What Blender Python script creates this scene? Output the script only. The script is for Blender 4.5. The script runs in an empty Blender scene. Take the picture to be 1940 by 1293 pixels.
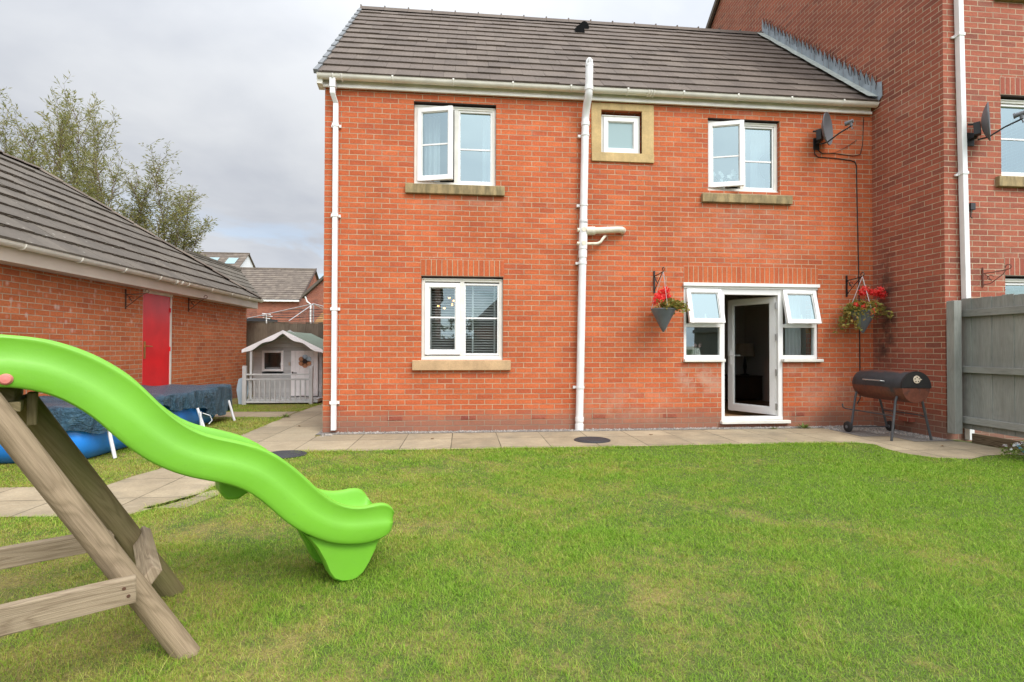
import bpy, bmesh, math, random
import numpy as np
from mathutils import Vector, Matrix, noise as mnoise

random.seed(7); RNG = np.random.default_rng(7)
SC = bpy.context.scene
COL = SC.collection
R = math.radians

# ------------------------------------------------------------------ camera
CAM = Vector((1.945, -7.26, 1.19)); YAW, PITCH, ROLL = R(5.48), R(.75), R(.15)
fw = Vector((math.sin(YAW)*math.cos(PITCH), math.cos(YAW)*math.cos(PITCH), math.sin(PITCH)))
rt = Vector((math.cos(YAW), -math.sin(YAW), 0)); up = rt.cross(fw)
rt, up = rt*math.cos(ROLL)+up*math.sin(ROLL), up*math.cos(ROLL)-rt*math.sin(ROLL)
cd = bpy.data.cameras.new('camera'); cam = bpy.data.objects.new('camera', cd); COL.objects.link(cam)
M3 = Matrix((rt, up, -fw)).transposed()
cam.matrix_world = Matrix.Translation(CAM) @ M3.to_4x4()
cd.sensor_width = 36; cd.lens = 958/1940*36; cd.clip_start = .05; cd.clip_end = 2000
SC.camera = cam

# ------------------------------------------------------------------ light
SUN_EL, SUN_AZ = R(50), R(150)           # azimuth clockwise from +Y: behind the camera, to the right
SD = Vector((math.sin(SUN_AZ)*math.cos(SUN_EL), math.cos(SUN_AZ)*math.cos(SUN_EL), math.sin(SUN_EL)))
sl = bpy.data.lights.new('sun', 'SUN'); sl.energy = 1.3; sl.angle = R(24); sl.color = (1, .955, .89)
so = bpy.data.objects.new('sun', sl); COL.objects.link(so)
so.rotation_euler = SD.to_track_quat('Z', 'Y').to_euler()
SC.view_settings.view_transform = 'Standard'; SC.view_settings.look = 'None'
SC.view_settings.exposure = .86; SC.view_settings.gamma = 1
W = bpy.data.worlds.new('World'); SC.world = W; W.use_nodes = True
nt = W.node_tree; N = nt.nodes; L = nt.links
bg = N['Background']; bg.inputs['Strength'].default_value = .1
sky = N.new('ShaderNodeTexSky'); sky.sky_type = 'NISHITA'; sky.sun_disc = False
sky.sun_elevation = SUN_EL; sky.sun_rotation = SUN_AZ
tc = N.new('ShaderNodeTexCoord')
def wm(op, *ins, cl=False):
    n = N.new('ShaderNodeMath'); n.operation = op; n.use_clamp = cl
    for i, v in enumerate(ins):
        if isinstance(v, (int, float)): n.inputs[i].default_value = v
        else: L.new(v, n.inputs[i])
    return n.outputs[0]
sx = N.new('ShaderNodeSeparateXYZ'); L.new(tc.outputs['Generated'], sx.inputs[0])
zz = wm('ADD', wm('MAXIMUM', sx.outputs[2], 0.0), .22)
cb = N.new('ShaderNodeCombineXYZ')
L.new(wm('DIVIDE', sx.outputs[0], zz), cb.inputs[0]); L.new(wm('DIVIDE', sx.outputs[1], zz), cb.inputs[1])
def wnoise(scale, det, rough, off):
    mp = N.new('ShaderNodeMapping'); L.new(cb.outputs[0], mp.inputs[0]); mp.inputs['Location'].default_value = off
    n = N.new('ShaderNodeTexNoise'); L.new(mp.outputs[0], n.inputs['Vector'])
    n.inputs['Scale'].default_value = scale; n.inputs['Detail'].default_value = det; n.inputs['Roughness'].default_value = rough
    n.inputs['Distortion'].default_value = .3
    return n.outputs[0]
n1 = wnoise(.8, 6, .5, (3.1, .6, 0)); n2 = wnoise(2.2, 5, .55, (7.7, 2.2, 0))
mixn = wm('ADD', wm('MULTIPLY', n1, .72), wm('MULTIPLY', n2, .28))
cr = N.new('ShaderNodeValToRGB'); L.new(mixn, cr.inputs[0])
cr.color_ramp.elements[0].position = .41; cr.color_ramp.elements[0].color = (.262, .278, .312, 1)
cr.color_ramp.elements[1].position = .60; cr.color_ramp.elements[1].color = (.372, .384, .402, 1)
# brighter towards the hidden sun and, a little, towards the zenith and the horizon
vd = N.new('ShaderNodeVectorMath'); vd.operation = 'DOT_PRODUCT'
L.new(tc.outputs['Generated'], vd.inputs[0]); vd.inputs[1].default_value = SD
lobe = wm('POWER', wm('MAXIMUM', wm('ADD', wm('MULTIPLY', vd.outputs['Value'], .6), .4), 0.0), 2.0)
hor = wm('POWER', wm('SUBTRACT', 1.0, wm('ABSOLUTE', sx.outputs[2])), 7.0)
gain = wm('ADD', wm('ADD', wm('MULTIPLY', lobe, 3.3), .90), wm('MULTIPLY', hor, .70))
gz = wm('ADD', gain, wm('MULTIPLY', wm('POWER', wm('MAXIMUM', sx.outputs[2], 0.0), 2.0), .7))
mul = N.new('ShaderNodeVectorMath'); mul.operation = 'SCALE'; L.new(cr.outputs[0], mul.inputs[0])
L.new(wm('MULTIPLY', gz, 10.0), mul.inputs['Scale'])
hole = N.new('ShaderNodeMapRange'); L.new(n2, hole.inputs[0])
hole.inputs[1].default_value = .50; hole.inputs[2].default_value = .62; hole.inputs[3].default_value = 0; hole.inputs[4].default_value = .75
low = N.new('ShaderNodeMapRange'); L.new(sx.outputs[2], low.inputs[0])
low.inputs[1].default_value = .26; low.inputs[2].default_value = .13; low.inputs[3].default_value = .0; low.inputs[4].default_value = 1
hm = wm('MULTIPLY', hole.outputs[0], low.outputs[0])
mx = N.new('ShaderNodeMix'); mx.data_type = 'RGBA'
L.new(hm, mx.inputs[0]); L.new(mul.outputs[0], mx.inputs[6]); L.new(sky.outputs[0], mx.inputs[7])
L.new(mx.outputs[2], bg.inputs['Color'])

# ------------------------------------------------------------------ materials
MATS = {}
class G:
    """Small helper round a material's node tree."""
    def __init__(s, name):
        s.m = bpy.data.materials.new(name); s.m.use_nodes = True
        s.t = s.m.node_tree; s.n = s.t.nodes; s.l = s.t.links; s.b = s.n['Principled BSDF']
        MATS[name] = s.m
    def new(s, t, **k):
        n = s.n.new('ShaderNode'+t)
        for a, v in k.items(): setattr(n, a, v)
        return n
    def put(s, sock, v):
        if isinstance(v, (int, float)): sock.default_value = v
        elif isinstance(v, tuple): sock.default_value = v if len(v) == 4 or sock.type == 'VECTOR' else (*v, 1)
        else: s.l.new(v, sock)
    def math(s, op, *ins, cl=False):
        n = s.new('Math', operation=op, use_clamp=cl)
        for i, v in enumerate(ins): s.put(n.inputs[i], v)
        return n.outputs[0]
    def uv(s): return s.new('UVMap').outputs[0]
    def pos(s): return s.new('NewGeometry').outputs['Position']
    def objc(s): return s.new('TexCoord').outputs['Object']
    def rnd(s): return s.new('Attribute', attribute_name='rnd').outputs['Fac']
    def noise(s, vec, scale, det=4, rough=.55, sc=None, dist=0):
        if sc:
            mp = s.new('Mapping'); s.l.new(vec, mp.inputs[0]); mp.inputs['Scale'].default_value = sc; vec = mp.outputs[0]
        n = s.new('TexNoise'); s.l.new(vec, n.inputs['Vector'])
        for k, v in (('Scale', scale), ('Detail', det), ('Roughness', rough), ('Distortion', dist)): n.inputs[k].default_value = v
        return n.outputs[0]
    def ramp(s, f, stops):
        n = s.new('ValToRGB'); s.l.new(f, n.inputs[0]); e = n.color_ramp.elements
        while len(e) < len(stops): e.new(.5)
        for q, (p, c) in zip(e, stops):
            q.position = p; q.color = (c, c, c, 1) if isinstance(c, (int, float)) else (*c, 1)
        return n.outputs[0]
    def range(s, f, a, b, c=0., d=1.):
        n = s.new('MapRange'); s.l.new(f, n.inputs[0])
        for i, v in enumerate((a, b, c, d)): n.inputs[i+1].default_value = v
        return n.outputs[0]
    def mix(s, f, a, b, mode='MIX'):
        n = s.new('Mix', data_type='RGBA', blend_type=mode)
        s.put(n.inputs[0], f); s.put(n.inputs[6], a); s.put(n.inputs[7], b)
        return n.outputs[2]
    def bump(s, h, dist, strength=1., normal=None):
        n = s.new('Bump'); s.l.new(h, n.inputs['Height']); n.inputs['Distance'].default_value = dist; n.inputs['Strength'].default_value = strength
        if normal: s.l.new(normal, n.inputs['Normal'])
        s.l.new(n.outputs[0], s.b.inputs['Normal']); return n.outputs[0]
    def base(s, c): s.put(s.b.inputs['Base Color'], c)
    def set(s, **k):
        for a, v in k.items(): s.put(s.b.inputs[a.replace('_', ' ')], v)
        return s.m

def plain(name, col, rough=.6, var=.12, nscale=6, metal=0, bump=0, spec=None):
    g = G(name); p = g.pos()
    n = g.noise(p, nscale, 5)
    g.base(g.mix(1.0, col, g.ramp(n, [(.25, 1-var), (.75, 1+var)]), 'MULTIPLY'))
    g.set(Roughness=rough, Metallic=metal)
    if spec is not None: g.b.inputs['Specular IOR Level'].default_value = spec
    if bump: g.bump(g.noise(p, nscale*8, 4), bump)
    return g.m

def brick(name, c1, c2, dark, mortar, stack=False, bloom=0, base_dirt=True, darkp=.06, streak=0):
    g = G(name); u = g.uv(); p = g.pos()
    wob = g.noise(u, 9, 2); 
    wv = g.new('VectorMath', operation='MULTIPLY_ADD'); g.l.new(g.new('Combine XYZ'.replace(' ', '')).outputs[0], wv.inputs[2])
    nc = g.new('TexNoise'); g.l.new(u, nc.inputs[0]); nc.inputs['Scale'].default_value = 7; nc.inputs['Detail'].default_value = 3
    sub = g.new('VectorMath', operation='SUBTRACT'); g.l.new(nc.outputs['Color'], sub.inputs[0]); sub.inputs[1].default_value = (.5, .5, .5)
    scl = g.new('VectorMath', operation='SCALE'); g.l.new(sub.outputs[0], scl.inputs[0]); scl.inputs['Scale'].default_value = .007
    add = g.new('VectorMath', operation='ADD'); g.l.new(u, add.inputs[0]); g.l.new(scl.outputs[0], add.inputs[1])
    b = g.new('TexBrick'); g.l.new(add.outputs[0], b.inputs['Vector'])
    b.offset = 0 if stack else .5; b.offset_frequency = 2; b.squash = 1
    for k, v in (('Scale', 1), ('Mortar Size', .0055), ('Mortar Smooth', .18), ('Bias', 0), ('Brick Width', .225), ('Row Height', .075)):
        b.inputs[k].default_value = v
    b.inputs['Color1'].default_value = (0, 0, 0, 1); b.inputs['Color2'].default_value = (1, 1, 1, 1); b.inputs['Mortar'].default_value = (.5, .5, .5, 1)
    t = b.outputs['Color']; f = b.outputs['Fac']
    col = g.ramp(t, [(0.0, dark), (darkp, dark), (darkp+.08, c1), (.55, tuple((x+y)/2 for x, y in zip(c1, c2))), (1.0, c2)])
    nz = g.noise(u, 38, 5, .65); nb = g.noise(u, 1.1, 4, .6); ns = g.noise(u, 14, 3, .6, (1, 2.2, 1))
    col = g.mix(1.0, col, g.ramp(nz, [(.25, .74), (.75, 1.22)]), 'MULTIPLY')
    col = g.mix(1.0, col, g.ramp(nb, [(.3, .80), (.7, 1.14)]), 'MULTIPLY')
    rowv = g.noise(u, 2.0, 3, .5, (.25, 6.6, 1))   # deliveries differ a little from course to course
    col = g.mix(1.0, col, g.ramp(rowv, [(.3, .90), (.7, 1.08)]), 'MULTIPLY')
    pale = g.noise(u, .9, 5, .7, (1, 1.6, 1))
    col = g.mix(g.ramp(pale, [(.58, 0), (.80, .30)]), col, (.56, .36, .28))
    col = g.mix(g.ramp(ns, [(.62, 0), (.82, .35)]), col, tuple(x*.6+.12 for x in c1))
    mc = g.mix(1.0, mortar, g.ramp(g.noise(u, 5, 5, .6), [(.3, .62), (.72, 1.15)]), 'MULTIPLY')
    col = g.mix(f, col, mc)
    if bloom:      # lime bloom leached out of the mortar joints
        w2 = g.noise(u, 4.2, 3, .5); v2 = g.new('TexVoronoi'); v2.feature = 'F1'
        mp = g.new('Mapping'); g.l.new(u, mp.inputs[0]); mp.inputs['Scale'].default_value = (8.9, 6.6, 1); g.l.new(mp.outputs[0], v2.inputs['Vector']); v2.inputs['Scale'].default_value = 1
        jf = g.ramp(v2.outputs['Distance'], [(.04, 1), (.30, 0)])
        hgt = g.new('SeparateXYZ'); g.l.new(p, hgt.inputs[0])
        zone = g.math('MULTIPLY', g.range(hgt.outputs[2], .9, 1.6), g.ramp(w2, [(.40, 0), (.58, 1)]))
        col = g.mix(g.math('MULTIPLY', jf, g.math('MULTIPLY', zone, bloom*.6)), col, (.72, .62, .55))
    hz = g.new('SeparateXYZ'); g.l.new(p, hz.inputs[0])
    if base_dirt:  # splash-back dirt above the ground
        d = g.math('SUBTRACT', g.range(hz.outputs[2], .05, .42, 1, 0), g.math('MULTIPLY', g.noise(u, 2.6, 5, .65), .75))
        col = g.mix(g.math('MULTIPLY', g.range(d, -.15, .45), .62), col, (.21, .145, .11))
    if name == 'brick_orange':
        hp0 = g.new('SeparateXYZ'); g.l.new(p, hp0.inputs[0]); tot = None
        for wx, wz, rx, rz_, k in ((5.50, .72, .42, .26, .8), (7.75, .50, .75, .32, .5), (4.4, .35, .8, .3, .35), (7.1, .88, .4, .12, .4), (6.3, 2.9, 1.2, .5, .22), (2.0, 3.25, .8, .12, .35), (6.2, 3.25, .8, .12, .3)):
            dx_ = g.math('DIVIDE', g.math('SUBTRACT', hp0.outputs[0], wx), rx); dz_ = g.math('DIVIDE', g.math('SUBTRACT', hp0.outputs[2], wz), rz_)
            dd_ = g.math('ADD', g.math('MULTIPLY', dx_, dx_), g.math('MULTIPLY', dz_, dz_)); v_ = g.math('MULTIPLY', g.range(dd_, 1.3, .1), k)
            tot = v_ if tot is None else g.math('MAXIMUM', tot, v_)
        pf = g.math('MULTIPLY', tot, g.ramp(g.noise(u, 3.4, 5, .7), [(.40, 0), (.62, 1)]))
        col = g.mix(pf, col, (.50, .33, .24))
    if streak:     # dark damp stain running down near the inner corner
        hp = g.new('SeparateXYZ'); g.l.new(p, hp.inputs[0])
        yy = g.math('ADD', hp.outputs[1], g.math('MULTIPLY', g.noise(p, 3.5, 4, .6), .5))
        ya = g.math('MULTIPLY', g.range(yy, -.22, -.02), g.range(yy, .26, .05)); za = g.math('MULTIPLY', g.range(hp.outputs[2], .7, 1.2), g.range(hp.outputs[2], 2.9, 2.1))
        st_ = g.math('MULTIPLY', g.math('MULTIPLY', ya, za), g.ramp(g.noise(u, 6, 4, .65), [(.38, .2), (.6, 1)]))
        col = g.mix(g.math('MULTIPLY', st_, g.range(hp.outputs[0], 8.4, 8.3)), col, (.075, .04, .03))
    g.base(col); g.set(Roughness=.88)
    g.b.inputs['Specular IOR Level'].default_value = .25
    h = g.math('ADD', g.math('MULTIPLY', g.math('SUBTRACT', 1.0, f), 1.0), g.math('MULTIPLY', nz, .35))
    g.bump(h, .006, .9)
    return g.m

brick('brick_orange', (.475, .110, .041), (.545, .140, .051), (.445, .103, .043), (.49, .365, .245), darkp=.08)
brick('brick_orange_soldier', (.485, .116, .042), (.54, .142, .051), (.45, .108, .043), (.50, .375, .25), stack=True, base_dirt=False)
brick('brick_red', (.305, .092, .058), (.385, .118, .068), (.262, .088, .058), (.50, .385, .265), darkp=.05, streak=1)
brick('brick_red_soldier', (.34, .095, .06), (.40, .12, .07), (.3, .085, .06), (.5, .40, .29), stack=True, base_dirt=False)
brick('brick_garage', (.50, .138, .050), (.58, .180, .070), (.45, .125, .052), (.52, .40, .27), bloom=1., darkp=.1)
brick('brick_far', (.30, .10, .065), (.36, .13, .08), (.25, .09, .065), (.38, .27, .2), base_dirt=False)

def tile_mat(name, c, warm, moss):
    g = G(name); p = g.pos(); u = g.uv(); r = g.rnd()
    col = g.ramp(r, [(0, tuple(x*.88 for x in c)), (.5, c), (1, warm)])
    n = g.noise(p, 2.2, 5, .6); n2 = g.noise(p, 30, 4, .6)
    col = g.mix(1.0, col, g.ramp(n, [(.3, .82), (.7, 1.14)]), 'MULTIPLY')
    col = g.mix(1.0, col, g.ramp(n2, [(.3, .84), (.7, 1.14)]), 'MULTIPLY')
    sp = g.new('TexVoronoi'); g.l.new(p, sp.inputs['Vector']); sp.inputs['Scale'].default_value = 5.5
    col = g.mix(g.math('MULTIPLY', g.ramp(sp.outputs['Distance'], [(.05, 1), (.11, 0)]), moss), col, (.45, .43, .37))
    g.base(col); g.set(Roughness=.85); g.bump(n2, .004, .6)
    return g.m
tile_mat('roof_tile', (.130, .101, .080), (.152, .121, .096), .25)
tile_mat('roof_tile_grey', (.120, .102, .080), (.138, .118, .092), .6)
tile_mat('roof_tile_brown', (.15, .12, .095), (.19, .155, .12), .2)
plain('moss', (.045, .035, .02), .95, .4, 14, bump=.01)
plain('upvc', (.80, .79, .76), .32, .035, 3)
plain('upvc_cream', (.76, .735, .66), .4, .13, 4.5)
plain('fascia_cream', (.62, .55, .46), .5, .10, 2)
plain('pipe_white', (.77, .77, .755), .38, .09, 5)
plain('pipe_stained', (.66, .60, .47), .45, .22, 14)
plain('lead', (.30, .335, .37), .55, .3, 5, metal=.1, bump=.004)
plain('lead_pale', (.42, .45, .40), .7, .28, 9)
plain('verge_grey', (.175, .185, .19), .7, .15, 8)
plain('black_plastic', (.012, .012, .013), .45, .2, 10)
plain('vent_black', (.006, .006, .006), .9, .2, 10, spec=.1)
plain('black_iron', (.012, .011, .011), .5, .3, 20)
plain('rust_iron', (.09, .04, .022), .8, .4, 20)
plain('dish_grey', (.125, .13, .14), .5, .12, 10)
plain('zinc_grey', (.125, .145, .165), .55, .22, 9, bump=.003)
plain('wall_plaster', (.42, .40, .37), .9, .04, 2)
plain('wall_dark', (.62, .58, .54), .9, .04, 2)
plain('oak_floor', (.33, .17, .07), .5, .2, 5)
plain('dark_wood', (.06, .028, .015), .45, .3, 8)
plain('lampshade', (.50, .42, .32), .9, .05, 20)
plain('white_cloth', (.68, .70, .69), .9, .05, 4)
plain('sofa_cream', (.55, .52, .46), .9, .08, 6)
plain('brass', (.55, .38, .14), .35, .1, 10, metal=.9)
plain('steel', (.55, .55, .54), .3, .1, 10, metal=.9)
plain('rubber', (.014, .014, .015), .7, .2, 30)
plain('plastic_white', (.75, .76, .78), .4, .04, 8)
plain('blue_liner', (.02, .24, .78), .3, .14, 3)
plain('blue_plastic', (.03, .27, .55), .35, .1, 5)
plain('pale_blue', (.35, .45, .52), .6, .15, 5)
plain('felt_green', (.20, .25, .19), .95, .12, 12, bump=.002)
plain('flower_orange', (.52, .24, .12), .7, .1, 20)
plain('flower_blue', (.45, .58, .66), .7, .1, 20)
plain('dark_brown', (.035, .02, .015), .8, .1, 20)
plain('flower_pink', (.55, .36, .33), .8, .15, 60)
plain('vase_white', (.72, .74, .66), .4, .1, 40)
plain('petal_white', (.75, .76, .72), .7, .05, 20)
plain('drain_black', (.03, .032, .036), .65, .3, 25, bump=.003)
plain('fascia_green', (.10, .13, .12), .8, .2, 6)
plain('dead_leaf', (.20, .115, .045), .8, .3, 40)
plain('tube_grey', (.055, .058, .062), .5, .2, 14)
plain('rust_faint', (.17, .065, .045), .85, .3, 20)
plain('pink_bolt', (.62, .20, .17), .5, .1, 30)

def red_door():
    g = G('red_paint'); p = g.pos(); n = g.noise(p, 3, 4); s = g.noise(p, 13, 5, .6)
    col = g.mix(1.0, (.74, .014, .020), g.ramp(n, [(.3, .88), (.7, 1.1)]), 'MULTIPLY')
    col = g.mix(g.ramp(s, [(.765, 0), (.775, .8)]), col, (.62, .5, .47))
    g.base(col); g.set(Roughness=.35)
red_door()

def wood(name, c, c2, scale=1., rough=.8, axis='X', green=.0, dark=None, ring=1.):
    """Weathered timber; grain runs along the UV's first direction."""
    g = G(name); u = g.uv(); p = g.pos(); r = g.rnd()
    off = g.new('VectorMath', operation='ADD'); cx = g.new('CombineXYZ'); g.l.new(g.math('MULTIPLY', r, 37.), cx.inputs[0]); g.l.new(g.math('MULTIPLY', r, 11.), cx.inputs[1])
    g.l.new(u, off.inputs[0]); g.l.new(cx.outputs[0], off.inputs[1]); v = off.outputs[0]
    base = g.noise(v, 1.1*scale, 3, .45, (1, 6, 1), .6)
    rings = g.math('FRACT', g.math('MULTIPLY', base, 13.))
    tri = g.math('ABSOLUTE', g.math('SUBTRACT', g.math('MULTIPLY', rings, 2.), 1.))
    fine = g.noise(v, 5*scale, 5, .65, (1, 28, 1))
    col = g.mix(g.ramp(tri, [(.35, .0), (.95, ring)]), c, tuple(x*.82 for x in c2))
    col = g.mix(1.0, col, g.ramp(fine, [(.28, 1-.28*(.35+.65*ring)), (.72, 1+.18*(.35+.65*ring))]), 'MULTIPLY')
    col = g.mix(1.0, col, g.ramp(r, [(0, .86), (1, 1.12)]), 'MULTIPLY')
    kn = g.new('TexVoronoi'); km = g.new('Mapping'); g.l.new(v, km.inputs[0]); km.inputs['Scale'].default_value = (1.9, 6.5, 1); g.l.new(km.outputs[0], kn.inputs['Vector']); kn.inputs['Scale'].default_value = 1
    col = g.mix(g.math('MULTIPLY', g.ramp(kn.outputs['Distance'], [(.05, .9), (.12, 0)]), ring), col, tuple(x*.42 for x in c2))
    big = g.noise(p, 1.7, 4, .6)
    col = g.mix(1.0, col, g.ramp(big, [(.3, .8), (.7, 1.12)]), 'MULTIPLY')
    crack = g.noise(v, 2.2*scale, 3, .5, (1, 34, 1))
    col = g.mix(g.ramp(crack, [(.70, 0), (.74, .75*ring)]), col, tuple(x*.25 for x in c2))
    if green: col = g.mix(g.math('MULTIPLY', g.ramp(g.noise(p, 3.3, 5, .6), [(.35, 0), (.65, 1)]), green), col, (.13, .14, .035))
    g.base(col); g.set(Roughness=rough); g.b.inputs['Specular IOR Level'].default_value = .25
    g.bump(g.math('ADD', fine, g.math('MULTIPLY', crack, -.6)), .004, .7)
    return g.m
wood('log_wood', (.295, .222, .142), (.20, .145, .085), 1.15, ring=.5)
wood('log_green', (.26, .205, .11), (.165, .125, .058), 1.15, green=.4, ring=.5)
wood('board_wood', (.335, .262, .178), (.24, .172, .108), 1.2, ring=.6)
wood('fence_grey', (.300, .308, .275), (.25, .258, .232), .7, ring=.3)
wood('fence_brown', (.20, .162, .118), (.15, .12, .085), .7, ring=.4)
wood('sleeper', (.17, .125, .075), (.10, .07, .04), .9)
wood('play_grey', (.52, .53, .52), (.49, .50, .49), .5, .7, ring=.05)
wood('play_white', (.86, .85, .84), (.83, .82, .81), .5, .6, ring=.0)
wood('new_timber', (.62, .36, .16), (.5, .27, .11), .8)

def slide_plastic():
    g = G('slide_plastic'); p = g.pos(); n = g.noise(p, 3, 4); n2 = g.noise(p, 160, 3); sc = g.noise(p, 26, 6, .75, (1, 1, 2.5)); fd = g.noise(p, 2.1, 5, .6)
    col = g.mix(1.0, (.168, .455, .030), g.ramp(n, [(.3, .92), (.7, 1.06)]), 'MULTIPLY')
    col = g.mix(g.ramp(fd, [(.45, 0), (.75, .12)]), col, (.26, .50, .10))
    col = g.mix(g.ramp(sc, [(.60, 0), (.78, .42)]), col, (.11, .27, .035))
    g.base(col); g.set(Roughness=g.range(sc, .3, .8, .34, .62)); g.b.inputs['Subsurface Weight'].default_value = .0
    g.bump(n2, .0006, .35)
slide_plastic()

def tarp():
    g = G('tarpaulin'); p = g.pos(); n = g.noise(p, 5, 5, .6, (1, 1.8, 1), 1.2); w = g.noise(p, 14, 5, .65, (1, 2, 2.4), .6)
    g.base(g.ramp(n, [(.3, (.022, .064, .105)), (.6, (.052, .135, .20)), (.85, (.16, .27, .33))]))
    g.set(Roughness=.28); g.bump(g.math('ADD', n, g.math('MULTIPLY', w, .8)), .11, 1.)
tarp()

def slabs():
    g = G('paving'); u = g.uv(); p = g.pos()
    b = g.new('TexBrick'); g.l.new(u, b.inputs['Vector']); b.offset = 0.; 
    for k, v in (('Scale', 1), ('Mortar Size', .006), ('Mortar Smooth', .25), ('Brick Width', .6), ('Row Height', .6)): b.inputs[k].default_value = v
    b.inputs['Color1'].default_value = (0, 0, 0, 1); b.inputs['Color2'].default_value = (1, 1, 1, 1); b.inputs['Mortar'].default_value = (.5,)*3+(1,)
    col = g.ramp(b.outputs['Color'], [(0, (.315, .256, .168)), (.5, (.355, .292, .193)), (1, (.395, .326, .218))])
    n = g.noise(p, 2.3, 5, .65); n2 = g.noise(p, 45, 5, .7); st = g.noise(p, 5, 4, .6, (1, 2.5, 1))
    col = g.mix(1.0, col, g.ramp(n, [(.3, .78), (.7, 1.15)]), 'MULTIPLY')
    col = g.mix(1.0, col, g.ramp(n2, [(.3, .84), (.7, 1.13)]), 'MULTIPLY')
    col = g.mix(g.ramp(st, [(.55, 0), (.75, .4)]), col, (.48, .41, .30))
    wt = g.noise(p, 1.1, 6, .7); col = g.mix(g.ramp(wt, [(.48, 0), (.68, .5)]), col, (.17, .155, .115))
    jn = g.noise(p, 1.6, 3)
    col = g.mix(g.math('MULTIPLY', b.outputs['Fac'], g.ramp(jn, [(.35, .35), (.6, .95)])), col, (.09, .08, .05))
    g.base(col); g.set(Roughness=.9); g.b.inputs['Specular IOR Level'].default_value = .2
    g.bump(g.math('ADD', g.math('MULTIPLY', b.outputs['Fac'], -1.2), g.math('MULTIPLY', n2, .4)), .006, .8)
slabs()

def gravelm():
    g = G('gravel_stone'); r = g.rnd()
    g.base(g.ramp(r, [(0, (.17, .155, .14)), (.4, (.29, .27, .245)), (.8, (.43, .40, .36)), (1, (.36, .28, .2))])); g.set(Roughness=.85)
gravelm()
plain('gravel_bed', (.23, .21, .185), .95, .4, 60, bump=.01)
plain('soil', (.10, .075, .045), .95, .3, 8)

def lawn():
    for nm, blades in (('turf', 0), ('grass_blade', 1)):
        g = G(nm); p = g.pos()
        n = g.noise(p, .8, 4, .6); n2 = g.noise(p, 3.4, 5, .65); n3 = g.noise(p, 14., 3, .6)
        dry = g.math('ADD', g.math('MULTIPLY', n, .38), g.math('ADD', g.math('MULTIPLY', n2, .42), g.math('MULTIPLY', n3, .20)))
        sx_ = g.new('SeparateXYZ'); g.l.new(p, sx_.inputs[0])
        # worn yellow towards the slide, lusher towards the fence
        dry = g.math('ADD', dry, g.range(sx_.outputs[0], -1.0, 6.0, .06, -.085))
        if blades:
            r = g.rnd()
            green = g.ramp(r, [(0, (.135, .275, .016)), (.45, (.205, .385, .025)), (.8, (.275, .45, .04)), (1, (.43, .49, .10))])
            straw = g.ramp(r, [(0, (.34, .27, .065)), (.6, (.45, .37, .095)), (1, (.58, .50, .19))])
            pick = g.math('ADD', g.math('MULTIPLY', g.math('FRACT', g.math('MULTIPLY', r, 17.3)), .30), g.math('SUBTRACT', dry, .15))
            wn = g.new('Attribute', attribute_name='worn').outputs['Fac']; pick = g.math('ADD', pick, g.math('MULTIPLY', wn, .16))
            col = g.mix(g.range(pick, .565, .64), green, straw)
            col = g.mix(g.range(dry, .42, .58, 0, .32), col, (.32, .40, .04))
            g.base(col); g.set(Roughness=.65); g.b.inputs['Specular IOR Level'].default_value = .25
            tr = g.new('BsdfTranslucent'); g.l.new(col, tr.inputs[0])
            ms = g.new('MixShader'); ms.inputs[0].default_value = .3
            out = g.n['Material Output']; g.l.new(g.b.outputs[0], ms.inputs[1]); g.l.new(tr.outputs[0], ms.inputs[2]); g.l.new(ms.outputs[0], out.inputs[0])
        else:
            col = g.mix(g.range(dry, .46, .58), (.085, .12, .018), (.25, .20, .062))
            g.base(g.mix(1.0, col, g.ramp(g.noise(p, 60, 4, .7), [(.3, .55), (.7, 1.2)]), 'MULTIPLY')); g.set(Roughness=.95)
            g.bump(g.noise(p, 80, 4), .01)
lawn()

def leafm(name, a, b, c, trans=.35):
    g = G(name); r = g.rnd()
    col = g.ramp(r, [(0, a), (.55, b), (1, c)])
    g.base(col); g.set(Roughness=.55); g.b.inputs['Specular IOR Level'].default_value = .3
    tr = g.new('BsdfTranslucent'); g.l.new(col, tr.inputs[0]); ms = g.new('MixShader'); ms.inputs[0].default_value = trans
    g.l.new(g.b.outputs[0], ms.inputs[1]); g.l.new(tr.outputs[0], ms.inputs[2]); g.l.new(ms.outputs[0], g.n['Material Output'].inputs[0])
leafm('willow_leaf', (.15, .165, .05), (.25, .255, .075), (.36, .32, .12), .5)
leafm('bush_leaf', (.08, .13, .025), (.15, .22, .04), (.26, .31, .07))
leafm('hedge_leaf', (.03, .06, .012), (.06, .10, .02), (.1, .15, .03))
leafm('basket_leaf', (.14, .16, .03), (.28, .27, .06), (.42, .26, .07))
leafm('geranium', (.78, .020, .025), (.90, .06, .06), (.92, .20, .15), .35)
leafm('alyssum', (.55, .56, .55), (.7, .7, .7), (.6, .5, .62), .2)
plain('bark', (.17, .12, .085), .9, .3, 14, bump=.01)

def drum():
    for nm, lo in (('drum_lid', 0), ('drum_base', 1)):
        g = G(nm); p = g.pos(); s = g.new('SeparateXYZ'); g.l.new(p, s.inputs[0])
        n = g.noise(p, 3.2, 5, .65); n2 = g.noise(p, 22, 5, .7)
        rust = g.mix(1.0, (.13, .042, .024), g.ramp(n2, [(.3, .6), (.7, 1.4)]), 'MULTIPLY')
        blk = g.mix(1.0, (.032, .034, .038), g.ramp(n2, [(.3, .75), (.7, 1.25)]), 'MULTIPLY')
        f = g.math('ADD', n, g.range(s.outputs[2], .845, .895, -.10, .22)) if not lo else g.math('ADD', n, .16)
        g.base(g.mix(g.range(f, .50, .64), blk, rust)); g.set(Roughness=.48, Metallic=.15)
drum()

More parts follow.
